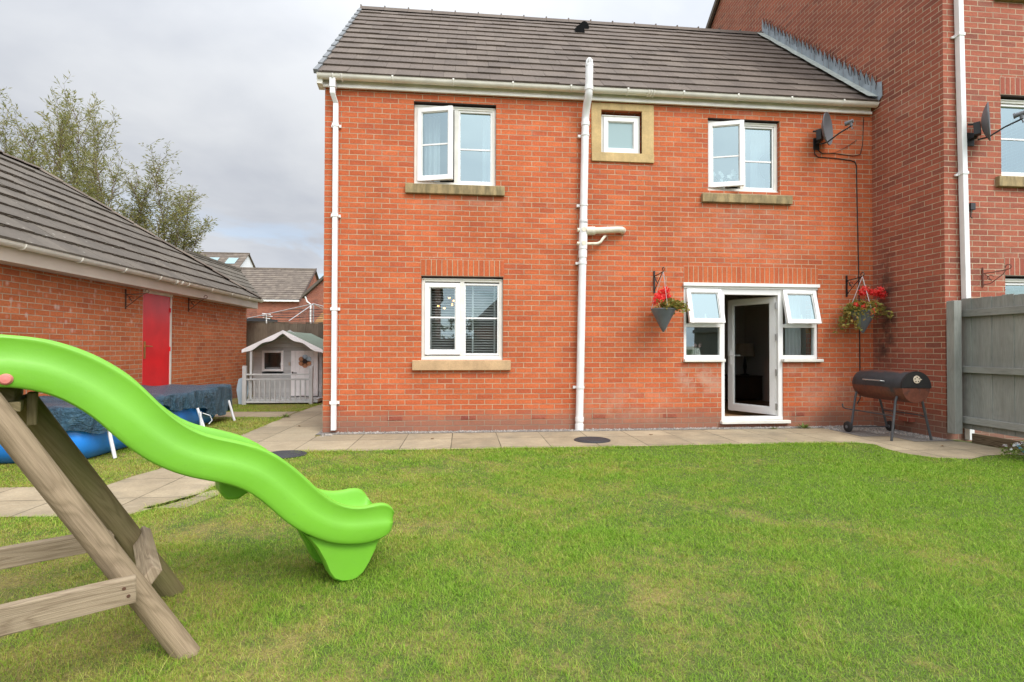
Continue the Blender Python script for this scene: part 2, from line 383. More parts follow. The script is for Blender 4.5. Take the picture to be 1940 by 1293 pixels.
def stone(name, c, alg):
    g = G(name); p = g.pos(); n = g.noise(p, 5, 5, .6); n2 = g.noise(p, 50, 4, .7); v = g.noise(p, 6, 4, .6, (2.2, 1, .5))
    col = g.mix(1.0, c, g.ramp(n, [(.3, .82), (.7, 1.12)]), 'MULTIPLY'); col = g.mix(1.0, col, g.ramp(n2, [(.3, .88), (.7, 1.1)]), 'MULTIPLY')
    col = g.mix(g.math('MULTIPLY', g.ramp(v, [(.38, 0), (.66, 1)]), alg), col, (.115, .095, .048))
    g.base(col); g.set(Roughness=.9); g.bump(n2, .003, .6)
stone('sandstone', (.55, .365, .20), .12)
stone('sandstone_mossy', (.36, .265, .13), .8)
stone('sandstone_gold', (.56, .40, .185), .15)

def glass(name, refl, tint, rough=0.0):
    g = G(name); tr = g.new('BsdfTransparent'); tr.inputs[0].default_value = (*tint, 1)
    gl = g.new('BsdfGlossy'); gl.inputs['Roughness'].default_value = rough; gl.inputs[0].default_value = (.74, .93, .96, 1)
    lw = g.new('LayerWeight'); lw.inputs[0].default_value = .35
    f = g.math('ADD', g.math('MULTIPLY', lw.outputs['Fresnel'], .6), refl, cl=True)
    ms = g.new('MixShader'); g.l.new(f, ms.inputs[0]); g.l.new(tr.outputs[0], ms.inputs[1]); g.l.new(gl.outputs[0], ms.inputs[2])
    g.l.new(ms.outputs[0], g.n['Material Output'].inputs[0])
glass('glass', .30, (.66, .80, .82)); glass('glass_door', .03, (.80, .82, .82)); glass('glass_low', .15, (.82, .86, .86))
def frosted():
    g = G('glass_frosted'); g.base((.26, .37, .38)); g.set(Roughness=.16); g.b.inputs['Specular IOR Level'].default_value = .7
frosted()
def bulb():
    g = G('bulb_lit'); g.base((1, .6, .25)); g.b.inputs['Emission Color'].default_value = (1, .45, .12, 1); g.b.inputs['Emission Strength'].default_value = 5
bulb()

# ------------------------------------------------------------------ mesh helpers
class MB:
    def __init__(s): s.v = []; s.f = []; s.uv = []; s.r = []; s.cur = None
    def face(s, pts, uv=None, r=None):
        i = len(s.v); s.v += [tuple(p) for p in pts]; s.f.append(tuple(range(i, i+len(pts)))); s.uv.append(uv); s.r.append(s.cur if r is None else r)
    def grid(s, P, closed_u=False, closed_v=False, uvs=None, r=None):
        """P[i][j] points, welded."""
        n, m = len(P), len(P[0]); b = len(s.v)
        for row in P: s.v += [tuple(p) for p in row]
        for i in range(n if closed_u else n-1):
            for j in range(m if closed_v else m-1):
                i2, j2 = (i+1) % n, (j+1) % m
                s.f.append((b+i*m+j, b+i*m+j2, b+i2*m+j2, b+i2*m+j))
                s.uv.append(None if uvs is None else [uvs(i, j), uvs(i, j+1), uvs(i+1, j+1), uvs(i+1, j)]); s.r.append(s.cur if r is None else r)
    def box(s, x0, x1, y0, y1, z0, z1, uvaxis=None, r=None):
        r = s.cur if r is None else r
        if r is None: r = random.random()
        P = lambda a, b, c: ((x0, x1)[a], (y0, y1)[b], (z0, z1)[c])
        for q in (((0,0,0),(1,0,0),(1,0,1),(0,0,1)), ((1,1,0),(0,1,0),(0,1,1),(1,1,1)), ((0,1,0),(0,0,0),(0,0,1),(0,1,1)),
                  ((1,0,0),(1,1,0),(1,1,1),(1,0,1)), ((0,0,1),(1,0,1),(1,1,1),(0,1,1)), ((0,1,0),(1,1,0),(1,0,0),(0,0,0))):
            pts = [P(*k) for k in q]; uv = None
            if uvaxis is not None:
                o = [k for k in range(3) if k != uvaxis]
                uv = [(p[uvaxis], p[o[0]]+p[o[1]]*1.37) for p in pts]
            s.face(pts, uv, r)
    def obox(s, c, ax, ay, az, hx, hy, hz, r=None, grain=0):
        """Oriented box, grain along axis number `grain`."""
        c, A, H = Vector(c), (Vector(ax).normalized(), Vector(ay).normalized(), Vector(az).normalized()), (hx, hy, hz)
        r = random.random() if r is None else r
        for q in (((0,0,0),(1,0,0),(1,0,1),(0,0,1)), ((1,1,0),(0,1,0),(0,1,1),(1,1,1)), ((0,1,0),(0,0,0),(0,0,1),(0,1,1)),
                  ((1,0,0),(1,1,0),(1,1,1),(1,0,1)), ((0,0,1),(1,0,1),(1,1,1),(0,1,1)), ((0,1,0),(1,1,0),(1,0,0),(0,0,0))):
            loc = [[(2*k[i]-1)*H[i] for i in range(3)] for k in q]
            o = [k for k in range(3) if k != grain]
            s.face([c+A[0]*l[0]+A[1]*l[1]+A[2]*l[2] for l in loc], [(l[grain], l[o[0]]+l[o[1]]*1.37) for l in loc], r)
    def prism(s, poly, d, r=None):
        """poly: 3-D points, extruded by vector d."""
        d = Vector(d); A = [Vector(p) for p in poly]; B = [p+d for p in A]; n = len(A)
        s.face(A[::-1], None, r); s.face(B, None, r)
        for i in range(n): s.face([A[i], A[(i+1) % n], B[(i+1) % n], B[i]], None, r)
    def tube(s, path, rad, seg=10, cap=True, r=None, flat=None):
        path = [Vector(p) for p in path]; n = len(path); rads = rad if isinstance(rad, (list, tuple)) else [rad]*n
        t0 = (path[1]-path[0]).normalized(); u = t0.orthogonal().normalized(); P = []
        dist = 0; D = []
        for i in range(n):
            t = (path[min(i+1, n-1)]-path[max(i-1, 0)]).normalized()
            u = (u-t*u.dot(t)).normalized(); w = t.cross(u)
            if i: dist += (path[i]-path[i-1]).length
            D.append(dist)
            P.append([path[i]+(u*math.cos(2*math.pi*k/seg)+w*math.sin(2*math.pi*k/seg))*rads[i] for k in range(seg)])
        rr = random.random() if r is None else r
        rm = sum(rads)/n
        s.grid(P, closed_v=True, uvs=lambda i, j: (D[i], j*2*math.pi*rm/seg), r=rr)
        if cap: s.face(P[0][::-1], [(0.02*math.cos(k), .02*math.sin(k)) for k in range(seg)], rr); s.face(P[-1], [(0.02*math.cos(k), .02*math.sin(k)) for k in range(seg)], rr)
    def lathe(s, c, prof, seg=24, axis=(0, 0, 1), cap=False, r=None):
        a = Vector(axis).normalized(); u = a.orthogonal().normalized(); w = a.cross(u); c = Vector(c)
        P = [[c+a*z+(u*math.cos(2*math.pi*k/seg)+w*math.sin(2*math.pi*k/seg))*q for k in range(seg)] for q, z in prof]
        s.grid(P, closed_v=True, r=random.random() if r is None else r)
        if cap: s.face(P[0][::-1]); s.face(P[-1])
    def ball(s, c, rad, seg=10, r=None, sq=(1, 1, 1)):
        P = [[(c[0]+rad*sq[0]*math.sin(math.pi*i/seg)*math.cos(2*math.pi*k/seg), c[1]+rad*sq[1]*math.sin(math.pi*i/seg)*math.sin(2*math.pi*k/seg), c[2]+rad*sq[2]*math.cos(math.pi*i/seg)) for k in range(seg)] for i in range(seg+1)]
        s.grid(P, closed_v=True, r=r)
    def leaf(s, c, d, n, ln, wd, r=None):
        """A pointed leaf, slightly folded: four triangles' worth of quads."""
        c = Vector(c); d = Vector(d).normalized(); w = d.cross(Vector(n))
        if w.length < 1e-4: w = d.orthogonal()
        w.normalize()
        s.face([c, c+d*ln*.45+w*wd*.5, c+d*ln, c+d*ln*.45-w*wd*.5], None, random.random() if r is None else r)
    def xf(s, fn): s.v = [tuple(fn(Vector(p))) for p in s.v]; return s
    def build(s, name, mat, parent=None, smooth=False, bevel=0, weld=False, sub=0, angle=35):
        me = bpy.data.meshes.new(name); me.from_pydata(s.v, [], s.f); me.update()
        ul = me.uv_layers.new(name='UVMap'); co = s.v; data = []
        for poly, uv in zip(me.polygons, s.uv):
            if uv is not None: data += [c for q in uv for c in q[:2]]; continue
            nn = poly.normal; k = max(range(3), key=lambda i: abs(nn[i]))
            for vi in poly.vertices:
                p = co[vi]; data += ((p[1], p[2]), (p[0], p[2]), (p[0], p[1]))[k]
        ul.data.foreach_set('uv', data)
        at = me.attributes.new('rnd', 'FLOAT', 'FACE'); at.data.foreach_set('value', [random.random() if q is None else q for q in s.r])
        if weld or bevel:
            bm = bmesh.new(); bm.from_mesh(me); bmesh.ops.remove_doubles(bm, verts=bm.verts, dist=2e-5)
            bmesh.ops.recalc_face_normals(bm, faces=bm.faces); bm.to_mesh(me); bm.free()
        if smooth: me.shade_smooth(); me.set_sharp_from_angle(angle=R(angle))
        me.materials.append(MATS[mat])
        o = bpy.data.objects.new(name, me); COL.objects.link(o)
        if parent is not None:
            o.parent = parent
            if parent.type == 'EMPTY': o.matrix_parent_inverse = Matrix.Translation(-parent.location)
        if bevel:
            b = o.modifiers.new('bevel', 'BEVEL'); b.width = bevel; b.segments = 2; b.limit_method = 'ANGLE'; b.angle_limit = R(40)
        if sub:
            b = o.modifiers.new('sub', 'SUBSURF'); b.levels = sub; b.render_levels = sub
        return o
def tag(o, label, cat, group=None):
    o['label'] = label; o['category'] = cat
    if group: o['group'] = group
    return o
def thing(name, loc, label, cat, group=None):
    o = bpy.data.objects.new(name, None); o.empty_display_size = .2; COL.objects.link(o); o.location = loc
    return tag(o, label, cat, group)
def kind(o, k): o['kind'] = k; return o
def boxpart(name, mat, parent, *a, bevel=0, **k):
    m = MB(); m.box(*a, **k); return m.build(name, mat, parent, bevel=bevel)

def sheet_with_holes(m, u0, u1, v0, v1, holes, P):
    """Rectangular sheet with rectangular holes; P(u, v) gives the 3-D point."""
    U = sorted({u0, u1, *[h[0] for h in holes], *[h[1] for h in holes]}); V = sorted({v0, v1, *[h[2] for h in holes], *[h[3] for h in holes]})
    for a, b in zip(U, U[1:]):
        for c, d in zip(V, V[1:]):
            x, y = (a+b)/2, (c+d)/2
            if any(h[0] < x < h[1] and h[2] < y < h[3] for h in holes): continue
            m.face([P(a, c), P(b, c), P(b, d), P(a, d)], [(a, c), (b, c), (b, d), (a, d)])
def front_wall(m, x0, x1, z0, z1, holes, y=0., depth=.28, skip=()):
    sheet_with_holes(m, x0, x1, z0, z1, holes, lambda u, v: (u, y, v))
    for a, b, c, d in holes:
        Y = y+depth
        if (a, b, c, d) in skip:
            m.face([(a, y, c), (a, y, d), (a, Y, d), (a, Y, c)]); m.face([(b, y, d), (b, y, c), (b, Y, c), (b, Y, d)]); continue
        m.face([(a, y, c), (a, y, d), (a, Y, d), (a, Y, c)]); m.face([(b, y, d), (b, y, c), (b, Y, c), (b, Y, d)])
        m.face([(a, y, d), (b, y, d), (b, Y, d), (a, Y, d)]); m.face([(b, y, c), (a, y, c), (a, Y, c), (b, Y, c)])

def bars(m, x0, x1, z0, z1, y0, y1, w, wb=None):
    wb = wb or w
    m.box(x0, x0+w, y0, y1, z0, z1); m.box(x1-w, x1, y0, y1, z0, z1)
    m.box(x0+w, x1-w, y0, y1, z1-w, z1); m.box(x0+w, x1-w, y0, y1, z0, z0+wb)
def rot_hinge(hx, hy, ang):
    c, s = math.cos(ang), math.sin(ang)
    return lambda p: Vector((hx+(p.x-hx)*c-(p.y-hy)*s, hy+(p.x-hx)*s+(p.y-hy)*c, p.z))
def rot_top(hy, hz, ang):
    c, s = math.cos(ang), math.sin(ang)
    return lambda p: Vector((p.x, hy+(p.y-hy)*c-(p.z-hz)*s*-1, hz+(p.z-hz)*c-(p.y-hy)*s))

def window(parent, x0, x1, z0, z1, yf, cells, fr=.05, mull=.06, gls='glass', bar='upvc', headtrim=True, fmat='upvc_cream'):
    """cells: (xa, xb, za, zb, openkind, angle, bar height or None, sash?)"""
    m = MB(); bars(m, x0, x1, z0, z1, yf, yf+.07, fr, fr*1.15)
    xs = sorted({c[1] for c in cells if c[1] < x1-.1})
    for x in xs:
        m.box(x, x+mull, yf+.001, yf+.07, z0+fr*1.15, z1-fr)
    zs = sorted({c[2] for c in cells if c[2] > z0+.15})
    for z in zs:
        m.box(x0+fr, x1-fr, yf+.001, yf+.07, z-mull, z)
    if headtrim:
        m.box(x0+.01, x1-.01, yf-.012, yf, z1-.022, z1-.004); m.box(x0, x1, yf-.022, yf, z0-.012, z0+.022)
    w = m.build('window', fmat, parent, bevel=.004)
    for xa, xb, za, zb, op, ang, bz, sash in cells:
        fn = None
        if op == 'side': fn = rot_hinge(xa, yf, -ang)
        if op == 'top': fn = rot_top(yf, zb, ang)
        sw = .062 if sash else .028
        ys = yf-.016 if sash else yf+.012
        s_ = MB(); bars(s_, xa, xb, za, zb, ys, ys+.05, sw)
        if sash: bars(s_, xa+sw, xb-sw, za+sw, zb-sw, ys+.012, ys+.045, .012)
        g_ = MB(); e = sw-.004; g_.face([(xa+e, ys+.028, za+e), (xb-e, ys+.028, za+e), (xb-e, ys+.028, zb-e), (xa+e, ys+.028, zb-e)])
        if fn: s_.xf(fn); g_.xf(fn)
        s_.build('sash', 'upvc', w, bevel=.004); g_.build('pane', gls, w)
        if bz:
            b_ = MB(); b_.box(xa+sw+.001, xb-sw-.001, ys+.018, ys+.026, bz-.011, bz+.011)
            if fn: b_.xf(fn)
            b_.build('glazing_bar', bar, w)
        if op:
            h_ = MB()
            if op == 'side': h_.box(xb-.05, xb-.035, ys+.05, ys+.075, (za+zb)/2-.03, (za+zb)/2+.08)
            else: h_.box((xa+xb)/2-.01, (xa+xb)/2+.01, ys+.05, ys+.075, za+.02, za+.14)
            if fn: h_.xf(fn)
            h_.build('window_handle', 'upvc', w)
    return w

def tiles(m, E0, du, ds, Lf, Rf, s_max, gauge=.315, wide=.3, thick=.03, jit=.004, stag=True):
    """Laid roof tiles on the plane E0 + du*u + ds*s; Lf, Rf give each height's ends."""
    E0, du, ds = Vector(E0), Vector(du).normalized(), Vector(ds).normalized(); nn = du.cross(ds).normalized()
    if nn.z < 0: nn = -nn
    i = 0; s0 = -.02
    while s0 < s_max-.03:
        s1 = min(s0+gauge+.02, s_max); sm = (s0+s1)/2
        l0, r0, l1, r1 = Lf(max(s0, 0)), Rf(max(s0, 0)), Lf(s1), Rf(s1)
        u = math.floor(min(l0, l1)/wide)*wide - (wide/2 if (i % 2 and stag) else 0)
        while u < max(r0, r1):
            a0, b0, a1, b1 = max(u, l0), min(u+wide-.003, r0), max(u, l1), min(u+wide-.003, r1)
            if b0-a0 > .01 or b1-a1 > .01:
                b0 = max(b0, a0); b1 = max(b1, a1)
                h0 = thick+random.uniform(-jit, jit); h1 = .006+random.uniform(-jit, jit)*.4; sk = random.uniform(-.004, .004); sk2 = sk+random.uniform(-.004, .004)
                q = lambda uu, ss, hh: E0+du*uu+ds*ss+nn*hh
                A, B = q(a0, s0+sk, h0), q(b0, s0+sk2, h0+random.uniform(-jit, jit)*.6); C_, D = q(b1, s1, h1), q(a1, s1, h1)
                A2, B2 = q(a0, s0+sk, -.002), q(b0, s0+sk2, -.002)
                rr = random.random()
                m.face([A, B, C_, D], None, rr); m.face([A2, B2, B, A], None, rr*.7); m.face([A2, A, D], None, rr); m.face([B, B2, C_], None, rr)
            u += wide
        s0 += gauge; i += 1

def half_gutter(m, p0, p1, r=.056, out=(0, -1, 0)):
    """Half-round gutter between p0 and p1 (centres of the open top)."""
    p0, p1, o = Vector(p0), Vector(p1), Vector(out); z = Vector((0, 0, 1)); n = 10
    prof = [(math.cos(math.pi*k/n), -math.sin(math.pi*k/n)) for k in range(n+1)]
    ring = [(c*r, s_*r) for c, s_ in prof]+[(c*(r-.004), s_*(r-.004)) for c, s_ in prof[::-1]]
    ring = [(ring[0][0]+.004, .004)]+ring[:n+1]+[(-r-.004, .004)]+ring[n+1:]
    P = [[p+o*c+z*s_ for c, s_ in ring] for p in (p0, p1)]
    m.grid(P, closed_v=True)
    for p in (p0, p1): m.face([p+o*c*r+z*s_*r for c, s_ in prof])

# ------------------------------------------------------------------ the ground and paving
g = MB(); g.face([(-400, -400, -.03), (400, -400, -.03), (400, 400, -.03), (-400, 400, -.03)])
kind(g.build('ground', 'turf'), 'structure')
LAWN = [(-2.1, -7.2), (8.34, -7.2), (8.34, -2.25), (8.1, -2.14), (7.72, -2.16), (7.41, -2.30), (7.06, -2.21), (6.92, -1.95), (6.93, -1.66), (7.02, -1.44), (6.9, -1.27), (3.34, -1.31), (.085, -1.26), (.02, -1.75), (-.16, -2.35), (-.17, -3.05), (-.42, -3.46), (-1.3, -3.40), (-2.1, -3.38)]
SIDE = [(-3.34, -2.56), (-1.12, -2.60), (-1.09, -2.28), (-1.02, -2.02), (-1.05, -.1), (-1.10, 1.66), (-3.34, 1.76)]
REAR = [(-3.34, 2.52), (-1.12, 2.46), (-1.05, 3.4), (-1.02, 3.68), (-3.34, 3.68)]
GAP = [(-.16, -2.40), (.02, -2.78), (-.12, -2.80), (-.40, -3.27), (-.10, -3.31), (-.20, -3.5), (-.43, -3.47), (-.18, -3.05)]
m = MB()
m.face([(-3.34, -7.2, -.005), (8.42, -7.2, -.005), (8.42, 6.0, -.005), (-3.34, 6.0, -.005)])
kind(m.build('lawn', 'turf'), 'structure')
m = MB()
def strip(pts, z=.0):
    m.face([(x, y, z) for x, y in pts])
strip([(-1.05, -1.29), (6.9, -1.29), (7.04, -1.44), (6.95, -1.66), (6.94, -1.95), (7.08, -2.2), (7.41, -2.28), (7.72, -2.14), (8.1, -2.10), (8.34, -2.2), (8.34, -1.36), (7.95, -1.2), (7.72, -.8), (7.62, -.35), (7.3, -.17), (.18, -.14), (-.02, -.3), (-.05, -.14), (-.05, 3.9), (-.98, 3.9), (-1.02, 3.5), (-1.08, 1.6), (-1.03, -.1)])
strip([(-1.03, -1.292), (.06, -1.292), (.0, -1.75), (-.17, -2.35), (-.18, -3.05), (-.43, -3.45), (-1.3, -3.39), (-3.34, -3.35), (-3.34, -2.57), (-1.10, -2.60), (-1.07, -2.28), (-1.0, -2.02)])
strip([(-1.10, 1.67), (-1.11, 2.45), (-3.34, 2.51), (-3.34, 1.77)])
m.face([(-.40, -3.28, 0), (-.10, -3.30, 0), (.02, -2.82, 0), (-.12, -2.80, 0)])
kind(m.build('paving', 'paving'), 'structure')

# pebbles along the walls
def pebbles(regions, n_per_m2=2600):
    m = MB()
    for (x0, x1, y0, y1) in regions:
        n = int((x1-x0)*(y1-y0)*n_per_m2)
        for _ in range(n):
            x, y = random.uniform(x0, x1), random.uniform(y0, y1); s_ = random.uniform(.006, .014); a = random.random()*6.28; r = random.random()
            z = random.uniform(-.004, .008)
            ring = [(x+s_*math.cos(a+k*1.2566)*random.uniform(.8, 1.2), y+s_*.8*math.sin(a+k*1.2566), z) for k in range(5)]
            t = (x+random.uniform(-.2, .2)*s_, y, z+s_*random.uniform(.7, 1.1))
            for k in range(5): m.face([ring[k], ring[(k+1) % 5], t], None, r)
    return m
m = pebbles([(.2, 7.3, -.15, -.005), (7.3, 7.7, -.45, -.01), (7.7, 8.25, -.7, -.01), (7.95, 8.25, -1.22, -.7), (-.06, .06, -.02, .4), (.05, .2, -.3, -.16)])
kind(m.build('gravel', 'gravel_stone'), 'stuff')
m = MB()
for a in ((-.05, 7.7, -.17, 0), (7.3, 8.26, -.9, 0), (7.7, 8.26, -1.3, -.9), (-.05, .0, 0, .5)): m.face([(a[0], a[2], .003+.0008*len(m.f)), (a[1], a[2], .003+.0008*len(m.f)), (a[1], a[3], .003+.0008*len(m.f)), (a[0], a[3], .003+.0008*len(m.f))])
kind(m.build('gravel_strip', 'gravel_bed'), 'structure')

# grass: every blade a tapered, bent strip
def in_poly(P, X, Y):
    ins = np.zeros(len(X), bool); n = len(P)
    for i in range(n):
        (x1, y1), (x2, y2) = P[i], P[(i+1) % n]
        c = ((y1 > Y) != (y2 > Y)); xx = (x2-x1)*(Y-y1)/((y2-y1) if y2 != y1 else 1e-9)+x1
        ins ^= c & (X < xx)
    return ins
def grass_points():
    xs, ys = [], []
    for P, dens in ((LAWN, 1), (SIDE, 1), (REAR, 1), (GAP, 1)):
        A = np.array(P); lo, hi = A.min(0), A.max(0)
        for band0, band1, d in ((-7.2, -4.0, 36000), (-4.0, -2.4, 22000), (-2.4, 0, 13000), (0, 4, 5500)):
            a, b = max(lo[1], band0), min(hi[1], band1)
            if b <= a: continue
            n = int((hi[0]-lo[0])*(b-a)*d*dens)
            X = RNG.uniform(lo[0], hi[0], n); Y = RNG.uniform(a, b, n)
            k = in_poly(P, X, Y)
            # only where the camera and a little to each side of it can see
            dx, dy = X-CAM.x, Y-CAM.y
            z = dx*math.sin(YAW)+dy*math.cos(YAW); l = dx*math.cos(YAW)-dy*math.sin(YAW)
            k &= (z > 1.1) & (np.abs(l) < z*1.2+.6)
            xs.append(X[k]); ys.append(Y[k])
    return np.concatenate(xs), np.concatenate(ys)
X, Y = grass_points(); n = len(X)
ph = RNG.uniform(0, 2*np.pi, n)
# tufts of coarser grass standing a little proud of the rest
# the ragged fringe where the turf creeps over the paving
fx, fy = [], []
for P, k0, k1 in ((LAWN, 3, 18), (SIDE, 0, 6), (REAR, 0, 3), (GAP, 0, 7)):
    for (x1, y1), (x2, y2) in zip(P[k0:k1], P[k0+1:k1+1]):
        c_ = int(math.hypot(x2-x1, y2-y1)*520); q_ = RNG.random(c_); wv_ = .016*np.sin(q_*math.hypot(x2-x1, y2-y1)*9+x1*5)+.012
        nx_, ny_ = (y2-y1), -(x2-x1); l_ = math.hypot(nx_, ny_)+1e-9
        off_ = RNG.normal(0, .016, c_)+wv_*np.sign(RNG.random(c_)-.3)
        fx.append(x1+(x2-x1)*q_+nx_/l_*off_); fy.append(y1+(y2-y1)*q_+ny_/l_*off_)
fx = np.concatenate(fx); fy = np.concatenate(fy); X = np.concatenate([X, fx]); Y = np.concatenate([Y, fy]); nfr = len(fx); n = len(X)
tk_ = RNG.choice(n-nfr, 900, replace=False); tx = np.repeat(X[tk_], 16)+RNG.normal(0, .014, 900*16); ty = np.repeat(Y[tk_], 16)+RNG.normal(0, .014, 900*16)
X = np.concatenate([X, tx]); Y = np.concatenate([Y, ty]); tuft = np.zeros(len(X)); tuft[n:] = 1; n = len(X); ph = RNG.uniform(0, 2*np.pi, n)
# clumps: height and lean follow a smooth field
fld = np.sin(X*2.1+np.sin(Y*1.7)*1.5)*np.cos(Y*2.6+np.sin(X*3.1))*.5+np.sin(X*7.3+Y*3.1)*np.sin(Y*8.9-X*2.2)*.35
keep = RNG.random(n) < np.clip(.80+fld*.36, .3, 1)
X, Y, ph, fld, tuft = X[keep], Y[keep], ph[keep], fld[keep], tuft[keep]; n = len(X)
edge = np.where(Y > -1.42, 1.35, 1.0)
hgt = np.abs(RNG.normal(.0085, .0042, n))*(1+fld*.6)*edge+.006; wid = RNG.uniform(.0013, .0025, n)*np.clip((Y-CAM.y)/2.8, .8, 2.2)
lean = np.abs(RNG.normal(1.15, .6, n)); rv = RNG.random(n); hgt *= 1+tuft*.7; wid *= 1+tuft*.35; rv = np.where(tuft > 0, rv*.45, rv)
SPOTS = [(.27, -3.8, .30, .9), (-.06, -4.0, .25, .7), (-.35, -4.5, .30, .75), (1.27, -5.11, .16, .8), (.6, -5.25, .2, .6), (1.65, -3.83, .22, .55), (2.1, -2.8, .3, .45), (3.4, -3.7, .2, .45), (1.1, -3.3, .2, .5), (2.0, -4.4, .18, .5), (2.5, -5.05, .16, .6), (-1.1, -3.8, .4, .5)]
worn = np.zeros(n)
for sx_, sy_, sr_, sk_ in SPOTS:
    d_ = np.hypot((X-sx_)*(1+.3*np.sin(ph*0+Y*9)), (Y-sy_)*1.3+.05*np.sin(X*17))/sr_
    worn = np.maximum(worn, sk_*np.clip(1.25-d_, 0, 1))
hgt *= 1-.55*worn
longb = RNG.random(n) < .004; hgt[longb] *= 2.0; lean[longb] *= 1.6; rv[longb] = .97+.03*RNG.random(longb.sum())
dx, dy = np.cos(ph), np.sin(ph); px, py = -dy, dx
z0 = -.007
def ring(t, wf, lf):
    return (X+dx*hgt*lean*lf, Y+dy*hgt*lean*lf, z0+hgt*t, wid*wf)
co = np.empty((n, 5, 3), np.float32)
for k, (t, wf, lf, sgn) in enumerate(((0, 1, 0, -1), (0, 1, 0, 1), (.62, .8, .36, 1), (.62, .8, .36, -1), (1., 0, 1.0, 0))):
    x, y, z, w = ring(t, wf, lf); co[:, k, 0] = x+px*w*sgn*.5; co[:, k, 1] = y+py*w*sgn*.5; co[:, k, 2] = z
me = bpy.data.meshes.new('grass'); me.vertices.add(n*5); me.vertices.foreach_set('co', co.ravel())
me.loops.add(n*7); me.polygons.add(n*2)
b = (np.arange(n)*5)[:, None]; li = np.concatenate([b+np.array([[0, 1, 2, 3]]), b+np.array([[3, 2, 4]])], 1).astype(np.int32)
me.loops.foreach_set('vertex_index', li.ravel())
ls = (np.arange(n)*7)[:, None]+np.array([[0, 4]]); me.polygons.foreach_set('loop_start', ls.ravel().astype(np.int32))
me.update(calc_edges=True)
at = me.attributes.new('rnd', 'FLOAT', 'FACE'); at.data.foreach_set('value', np.repeat(rv, 2).astype(np.float32))
at = me.attributes.new('worn', 'FLOAT', 'FACE'); at.data.foreach_set('value', np.repeat(worn, 2).astype(np.float32))
me.materials.append(MATS['grass_blade']); go = bpy.data.objects.new('grass', me); COL.objects.link(go); kind(go, 'stuff')
go['label'] = 'short green and straw coloured grass blades of the lawn'
print('grass blades', n)

# ------------------------------------------------------------------ the house
HX1, HZ, RY, RZ = 8.26, 4.86, 2.85, 7.84
house = thing('brick_house', (4.1, 0, 0), 'orange brick two storey house with white windows and brown tiled roof behind the lawn', 'house')
UL = (1.228, 2.404, 3.515, 4.70); SW = (3.955, 4.57, 4.03, 4.70); UR = (5.597, 6.744, 3.565, 4.665); LL = (1.344, 2.512, 1.012, 2.206)
FW = (5.215, 7.350, 1.01, 2.165); FD = (5.80, 6.785, .10, 1.01)
m = MB(); front_wall(m, 0, HX1, -.2, HZ, [UL, SW, UR, LL, FW, FD], skip=(FW, FD))
m.face([(5.215, 0, 2.165), (7.35, 0, 2.165), (7.35, .28, 2.165), (5.215, .28, 2.165)])
for a, b in ((5.215, 5.80), (6.785, 7.35)): m.face([(b, 0, 1.01), (a, 0, 1.01), (a, .28, 1.01), (b, .28, 1.01)])
m.face([(6.785, 0, .1), (5.8, 0, .1), (5.8, .28, .1), (6.785, .28, .1)])
BACK = 5.82
m.face([(0, BACK, -.2), (0, 0, -.2), (0, 0, HZ), (0, RY, RZ-.06), (0, BACK, HZ)], [(5.82, -.2), (0, -.2), (0, HZ), (RY, RZ), (5.82, HZ)])
m.face([(HX1, BACK, -.2), (0, BACK, -.2), (0, BACK, HZ), (HX1, BACK, HZ)])
m.build('wall', 'brick_orange', house)
def soldier(parent, x0, x1, z0, z1, y, mat):
    m = MB(); w = x1-x0; m.box(x0, x1, y-.004, y+.05, z0, z1)
    m.uv = [[((p[2]-z0)*.225/(z1-z0), p[0]-x0) for p in (m.v[i] for i in f)] for f in m.f]
    return m.build('soldier_course', mat, parent)
soldier(house, 1.335, 2.524, 2.21, 2.445, 0, 'brick_orange_soldier'); soldier(house, 5.215, 7.35, 2.17, 2.42, 0, 'brick_orange_soldier')
# inside: floors, ceilings, partitions
m = MB()
m.box(.05, 8.2, .285, 5.7, -.1, .10); m.box(.05, 8.2, .285, 5.7, 2.5, 2.72)
m.build('floor', 'oak_floor', house)
m = MB()
for a in ((.05, 4.9, 5.6, 5.7, .1, 2.5), (3.3, 3.4, .285, 5.6, .1, 2.5), (.05, .06, .285, 5.6, .1, 4.8), (.05, 8.2, 5.6, 5.7, 2.72, 4.8), (3.1, 3.2, .285, 5.6, 2.72, 4.8), (5.0, 5.1, .285, 5.6, 2.72, 4.8), (8.15, 8.2, .285, 5.6, 2.72, 4.8), (.05, 8.2, .285, 5.7, 4.8, 4.84)): m.box(*a)
m.build('inner_wall', 'wall_plaster', house)
m = MB()
for a in ((3.4, 8.2, 3.4, 3.5, .1, 2.5), (8.15, 8.2, .285, 3.4, .1, 2.5), (3.4, 8.15, .285, 3.4, 2.49, 2.5)): m.box(*a)
m.build('inner_wall', 'wall_dark', house)
